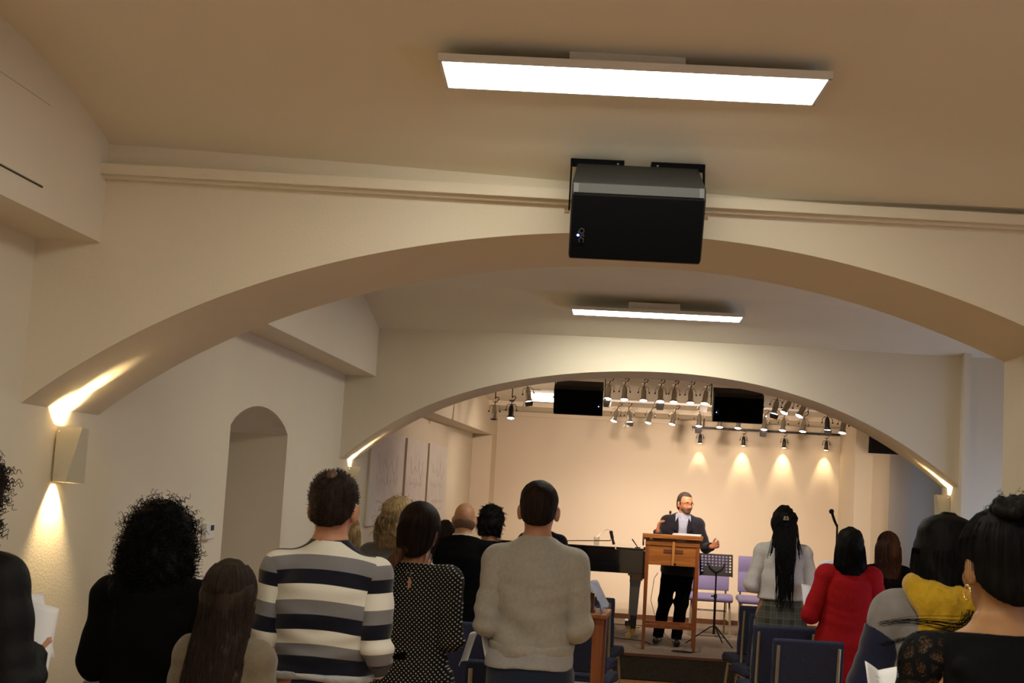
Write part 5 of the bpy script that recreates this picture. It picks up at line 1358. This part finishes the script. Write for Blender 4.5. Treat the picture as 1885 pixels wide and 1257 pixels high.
# --- woman in the pale denim jacket with long braids
M['palejacket'] = fabric('palejacket', (.58, .55, .54), noise=.06, bump=.2)
f = Figure((1.20, 11.13, 0), 1.762, 'woman with very long black braids in a pale cropped jacket and plaid skirt', male=False, wide=1.06, h=.010, skin=M['skinbrown'],
           arms=[((.235, -.04, 1.13), (.19, .17, 1.07)), ((-.235, -.04, 1.14), (-.12, .18, 1.12))])
f.body(face=False); f.top('jacket', M['palejacket'], .020, sm=M['palejacket'], hem=1.045, neck=1.50, amp=.004, seed=6, hemoff=.0, to=.93,
                          rows=[(1.03, 0, 0, .176, .13), (1.10, 0, 0, .166, .128), (1.25, 0, 0, .155, .126)])
S = Solid(.01); S.loft([(1.045, 0, 0, .184, .136), (1.075, 0, 0, .182, .134)], k=.01); solid('waistband', S, M['palejacket'], f.root, .009)
def plaid():
    m = mat('plaid', (.06, .06, .055), .9, sheen=.2, spec=.2); nt = m.node_tree; b = nt.nodes['Principled BSDF']
    tc = nt.nodes.new('ShaderNodeTexCoord'); sp = nt.nodes.new('ShaderNodeSeparateXYZ'); nt.links.new(tc.outputs['Object'], sp.inputs[0]); last = None
    base = nt.nodes.new('ShaderNodeRGB'); base.outputs[0].default_value = (.040, .038, .030, 1); last = base.outputs[0]
    for axis, sc, wd, c in (('X', 11, .45, (.075, .072, .060)), ('Z', 11, .45, (.085, .080, .066)), ('X', 22, .09, (.16, .15, .10)), ('Z', 22, .09, (.17, .16, .10))):
        mu = nt.nodes.new('ShaderNodeMath'); mu.operation = 'MULTIPLY'; mu.inputs[1].default_value = sc; fr = nt.nodes.new('ShaderNodeMath'); fr.operation = 'FRACT'; lt = nt.nodes.new('ShaderNodeMath'); lt.operation = 'LESS_THAN'; lt.inputs[1].default_value = wd
        hf = nt.nodes.new('ShaderNodeMath'); hf.operation = 'MULTIPLY'; hf.inputs[1].default_value = .7
        mx = nt.nodes.new('ShaderNodeMix'); mx.data_type = 'RGBA'; mx.inputs[7].default_value = (*c, 1)
        nt.links.new(sp.outputs[axis], mu.inputs[0]); nt.links.new(mu.outputs[0], fr.inputs[0]); nt.links.new(fr.outputs[0], lt.inputs[0]); nt.links.new(lt.outputs[0], hf.inputs[0]); nt.links.new(hf.outputs[0], mx.inputs[0]); nt.links.new(last, mx.inputs[6]); last = mx.outputs[2]
    nt.links.new(last, b.inputs['Base Color']); return m
S = Solid(.02); S.loft([(.50, 0, 0, .215, .165), (.75, 0, 0, .205, .155), (.92, 0, 0, .190, .14), (1.06, 0, 0, .155, .118)], k=.02, p=2.2); S.noise = lambda X, Y, Z: .004 * np.sin(40 * X) * (1.1 - Z); solid('skirt', S, plaid(), f.root, .011)
f.shoes(M['blackshoe'])
f.hair_loft([(-.08, 0, -.04, .085, .06), (.0, 0, -.03, .088, .075), (.10, 0, -.01, .088, .098), (.16, 0, -.01, .088, .105)], M['hairblack'], noise=.006)
rnd = random.Random(12); L = []
for i in range(150):
    u = rnd.uniform(-1, 1); ze = -.44 + rnd.uniform(-.10, .08); side = abs(u) > .8; x0 = u * .085; pts = []
    if side: ze = -.10 + rnd.uniform(-.05, .05)
    for z in np.arange(.235, ze, -.02):
        if z > .12: y = -.008 - .112 * math.sqrt(max(0.0, 1 - ((z - .15) / .118) ** 2)) * math.sqrt(max(0, 1 - (u * .8) ** 2)); x = x0 * min(1, .35 + (.26 - z) * 6)
        else:
            t_ = (.12 - z); w_ = (.100 - .018 * min(1, t_ / .45)) if not side else .085 + t_ * .16
            x = u * w_ + .006 * math.sin(14 * z + i) + (.0 if side else .004 * t_); y = -.10 - min(.055, t_ * .28) - .010 * rnd.random()
        pts.append((x, y, z))
    L.append(pts)
f.frame(ribbons('braids', L, .0042, M['hairblack'], f.root, 5))
f.frame(MB().box((-.012, -.126, .165), (.012, .012, .03), Matrix.Rotation(.3, 3, 'Y')).box((.012, -.126, .165), (.012, .012, .03), Matrix.Rotation(-.3, 3, 'Y')).box((0, -.127, .155), (.034, .01, .008)).build('hair_clip', M['gold'], f.root))
sheet('sheet_of_paper', (1.375, 10.95, 1.11), R(55), R(10), R(20), 'white sheet between the pale jacket and the red coat', w_=.09, h_=.16, curl=.01)
sheet('sheet_of_paper', (1.45, 10.44, 1.33), R(50), R(0), R(10), 'crumpled white sheet above the left shoulder of the red coat', w_=.13, h_=.10, curl=.03)

# --- red coat
M['redcoat'] = fabric('redcoat', (.33, .005, .008), sheen=0, noise=.12, bump=.5, bscale=150)
f = Figure((1.555, 10.16, 0), 1.633, 'woman with a black bob in a loose red coat', male=False, wide=1.14, h=.010,
           arms=[((.272, -.03, 1.06), (.22, .17, 1.02)), ((-.275, -.03, 1.10), (-.13, .17, 1.27))])
f.body(face=False); f.top('red_coat', M['redcoat'], .026, sm=M['redcoat'], hem=.62, neck=1.50, amp=.0025, seed=2, armoff=.034, hemoff=.05,
                          rows=[(.62, 0, 0, .25, .15), (.85, 0, 0, .235, .145), (1.05, 0, 0, .210, .14), (1.25, 0, 0, .180, .13), (1.36, 0, -.01, .155, .115)])
f.trousers(M['blackfab']); f.shoes(M['blackshoe'])
rows = [(-.09, 0, -.055, .080, .06), (-.03, 0, -.045, .118, .085), (.04, 0, -.03, .112, .10), (.12, 0, -.015, .102, .112), (.20, 0, -.01, .085, .10)]
f.hair_loft(rows, M['hairblack'], noise=.002); f.strands(rows, M['hairblack'], 160, .0015, 3, jit=.004, wave=.003, grow=.002, zend=.04)

# --- auburn
f = Figure((2.04, 11.4, 0), 1.61, 'woman with dark auburn hair in a black top near the stage end', male=False, wide=1.0, h=.011, turn=-6)
f.body(face=False); f.top('top', M['blackfab'], .022, hem=.85, amp=.003); f.trousers(M['blackfab']); f.shoes(M['blackshoe'])
rows = [(-.14, 0, -.08, .09, .05), (-.04, 0, -.05, .106, .075), (.06, 0, -.03, .106, .10), (.14, 0, -.01, .10, .11)]
f.hair_loft(rows, M['hairauburn'], noise=.003); f.strands(rows, M['hairauburn'], 140, .0016, 4, jit=.004, wave=.004, grow=.002)

# --- long black hair over a yellow hood
M['greyfleece'] = fabric('greyfleece', (.24, .225, .215), noise=.15, ns=14, bump=.4); M['navyfleece'] = fabric('navyfleece', (.010, .012, .035)); M['yellow'] = fabric('yellow', (.50, .30, .012), noise=.1, bump=.5, bscale=60)
f = Figure((1.075, 5.2, 0), 1.755, 'woman with long black hair over a yellow hood and grey and navy jacket', male=False, wide=1.22, h=.009, yaw=4, lean=2,
           arms=[((.250, -.02, 1.12), (.16, .20, 1.10)), ((-.250, -.02, 1.12), (-.16, .20, 1.10))])
f.body()
f.top('jacket', M['greyfleece'], .030, hem=.90, neck=1.50, amp=.005, seed=7, to=.93)
for i in (0, 1):
    A = Solid(.02); f.arm(A, i, .038, True, to=.95); A.noise = folds(.004, i, 1.12, .15); A.cut((.55 if i else -.55, 0, 1), (1.30 - .55 * .17) / math.hypot(1, .55)); solid('sleeve', A, M['navyfleece'], f.root, .009)
S = Solid(.02); S.loft([(.86, 0, 0, .205, .155), (1.0, 0, 0, .200, .15), (1.14, 0, 0, .196, .155)], k=.02, p=2.2); S.noise = folds(.004, 3); S.cut((1, 0, 1.1), 1.17 / 1.487); solid('lower_panel', S, M['navyfleece'], f.root, .011)
S = Solid(.035)
for a in range(-100, 101, 20):
    t_ = R(a); p = Vector((.108 * math.sin(t_), -.045 - .095 * math.cos(t_), 1.475 + .03 * (1 - math.cos(t_)) - .01)); q_ = R(a + 20)
    p2 = Vector((.108 * math.sin(q_), -.045 - .095 * math.cos(q_), 1.475 + .03 * (1 - math.cos(q_)) - .01))
    if a < 100: S.cap(p, p2, .040, .040)
S.loft([(1.17, .03, -.145, .04, .025), (1.28, .02, -.155, .095, .04), (1.38, .005, -.145, .125, .05), (1.46, 0, -.12, .125, .055)], k=.04)
S.noise = lambda X, Y, Z: .004 * np.sin(60 * Z + 30 * X + 4 * np.sin(20 * X)) + .003 * np.sin(90 * X - 30 * Z)
solid('hood', S, M['yellow'], f.root, .009)
f.trousers(M['denim']); f.shoes(M['blackshoe'])
rows = [(-.14, .045, -.07, .105, .07), (-.04, .02, -.05, .122, .10), (.06, 0, -.03, .122, .115), (.14, 0, -.01, .112, .12), (.20, 0, -.01, .10, .105)]
f.hair_loft(rows, M['hairblack'], noise=.002)
f.strands(rows, M['hairblack'], 260, .0012, 9, jit=.003, wave=.003, grow=.002, zend=.04)
rnd = random.Random(31); L = []
for i in range(110):      # loose locks fanning over the hood and the left shoulder
    g_ = i % 5; sx = [-.27, -.265, -.22, -.13, -.03][g_] + rnd.gauss(0, .008); dz = [.13, .20, .29, .38, .42][g_] + rnd.gauss(0, .005)
    p0 = np.array([.06 + .012 * rnd.gauss(0, 1), -.14, -.07 + .02 * rnd.gauss(0, 1)]); p3 = np.array([sx, 0.0, -dz])
    p3[1] = -.215 - .02 * rnd.random(); p1 = p0 + np.array([-.02, -.13, -.09]); p2 = p3 * .5 + p0 * .5 + np.array([.03, -.12, .035 - .02 * g_ + .006 * rnd.gauss(0, 1)])
    L.append([(1 - t) ** 3 * p0 + 3 * t * (1 - t) ** 2 * p1 + 3 * t * t * (1 - t) * p2 + t ** 3 * p3 for t in np.linspace(0, 1, 12)])
f.frame(ribbons('loose_locks', L, .0013, M['hairblack'], f.root))
S = Solid(.02); S.loft([(-.42, .10, -.12, .03, .02), (-.25, .095, -.14, .06, .035), (-.10, .08, -.12, .075, .05), (.0, .04, -.08, .08, .06)], k=.03); S.noise = lambda X, Y, Z: .003 * np.sin(150 * X + 9 * Z)
f.frame(solid('long_lock', S, M['hairblack'], f.root, .008))

# --- woman with the bun in the foreground
M['skinneck'] = skinmat('skinneck', (.34, .175, .075))
f = Figure((.895, 3.5, 0), 1.775, 'woman with black hair pinned up and a gold hoop earring, nearest the viewer', male=False, wide=1.15, h=.0075, skin=M['skinneck'], yaw=-6, turn=22, hk=1.03,
           arms=[((.23, -.02, 1.14), (.12, .20, 1.16)), ((-.23, -.02, 1.14), (-.12, .20, 1.16))])
f.body()
M['blacktop'] = mat('blacktop', (.003, .003, .003), .85, bump=.2, bscale=200, spec=.10)
def lace():
    m = mat('lace', (.004, .004, .0045), .8, spec=.1); nt = m.node_tree; b = nt.nodes['Principled BSDF']
    tc = nt.nodes.new('ShaderNodeTexCoord'); v = nt.nodes.new('ShaderNodeTexVoronoi'); v.feature = 'DISTANCE_TO_EDGE'; v.inputs['Scale'].default_value = 26; nt.links.new(tc.outputs['Object'], v.inputs['Vector'])
    v2 = nt.nodes.new('ShaderNodeTexVoronoi'); v2.feature = 'DISTANCE_TO_EDGE'; v2.inputs['Scale'].default_value = 130; nt.links.new(tc.outputs['Object'], v2.inputs['Vector'])
    a = nt.nodes.new('ShaderNodeMath'); a.operation = 'LESS_THAN'; a.inputs[1].default_value = .13; nt.links.new(v.outputs[0], a.inputs[0])
    c = nt.nodes.new('ShaderNodeMath'); c.operation = 'LESS_THAN'; c.inputs[1].default_value = .10; nt.links.new(v2.outputs[0], c.inputs[0])
    mx = nt.nodes.new('ShaderNodeMath'); mx.operation = 'MAXIMUM'; nt.links.new(a.outputs[0], mx.inputs[0]); nt.links.new(c.outputs[0], mx.inputs[1])
    mr = nt.nodes.new('ShaderNodeMapRange'); mr.inputs['To Min'].default_value = .35; nt.links.new(mx.outputs[0], mr.inputs[0]); nt.links.new(mr.outputs[0], b.inputs['Alpha'])
    return m
f.top('blouse', M['blacktop'], .012, hem=.85, neck=1.462, neckm=-.10, amp=.004, seed=4, sleeves=True, sm=lace(), armoff=.012, side=.135,
      extra=lambda S: [S.cap((-.10, -.09, 1.39), (.02, -.105, 1.30), .018), S.cap((.10, -.09, 1.39), (.02, -.105, 1.30), .018)] and None)
f.trousers(M['blackfab']); f.shoes(M['blackshoe'])
f.hair_cap(M['hairblack'], .012, nape=.015, front=.205, fy=.10, rough=.0008, h=.006)
f.strands([(.10, 0, -.01, .09, .108), (.15, 0, -.01, .094, .115)], M['hairblack'], 260, .0008, 2, jit=.002, grow=.006, crown=.278, zend=.05, amax=150)
S = Solid(.012); rnd = random.Random(3)
for i in range(16):
    a = i * 2.4; rr = .045 * math.sqrt(i / 16); p = Vector((.01 + rr * math.cos(a) * 1.5, -.065 + rr * math.sin(a) * 1.2, .278 - rr * .45 + .01 * math.sin(i * 3))); d = Vector((math.cos(a + 1.5), math.sin(a + 1.5), .3 * math.sin(i))) * .022
    S.cap(p - d, p + d, .017, .013, k=.005)
S.noise = lambda X, Y, Z: .0015 * np.sin(260 * X + 40 * np.sin(25 * Y)) * np.sin(120 * Z)
bn = f.frame(solid('hair_bun', S, M['hairblack'], f.root, .005))
f.curls(bn, M['hairblack'], 60, 5, rad=.006, L=.03, r=.0009, c=(0, -.06, .22), turns=2, out_=1)
er = MB()
pts = [(-.092 , -.006 + .015 * math.sin(a) , .058 + .018 * math.cos(a)) for a in np.linspace(0, 2 * PI, 25)]
er.tube(pts, .0016, 6); f.frame(er.build('earring', mat('goldring', (.9, .62, .25), .2, metal=1), f.root, smooth=True))
f.frame(MB().tube([(-.094, -.008 + .010 * math.sin(a), .060 + .013 * math.cos(a)) for a in np.linspace(0, 2 * PI, 21)], .0012, 6).build('earring', bpy.data.materials['goldring'], f.root))
for k_ in range(0):
    pass
pg = sheet('open_booklet', (.655, 3.68, 1.27), R(55), R(5), R(14), 'printed white booklet held at the bottom by the woman with the bun', w_=.10, h_=.19, curl=.008, fold=True)
# lines of print on it, too small to read in the photograph
M['ink'] = mat('ink', (.12, .12, .15), .8)
pr = MB(); rnd = random.Random(8)
for i in range(9):
    x0 = -.035 + .004 * rnd.random(); ww = rnd.uniform(.02, .032); y = .07 - i * .012
    pr.add([(x0, y, .0315), (x0 + ww, y, .0185), (x0 + ww, y - .0012, .0185), (x0, y - .0012, .0315)], [(0, 1, 2, 3)])
o = pr.build('print_lines', M['ink'], pg); o['kind'] = 'stuff'
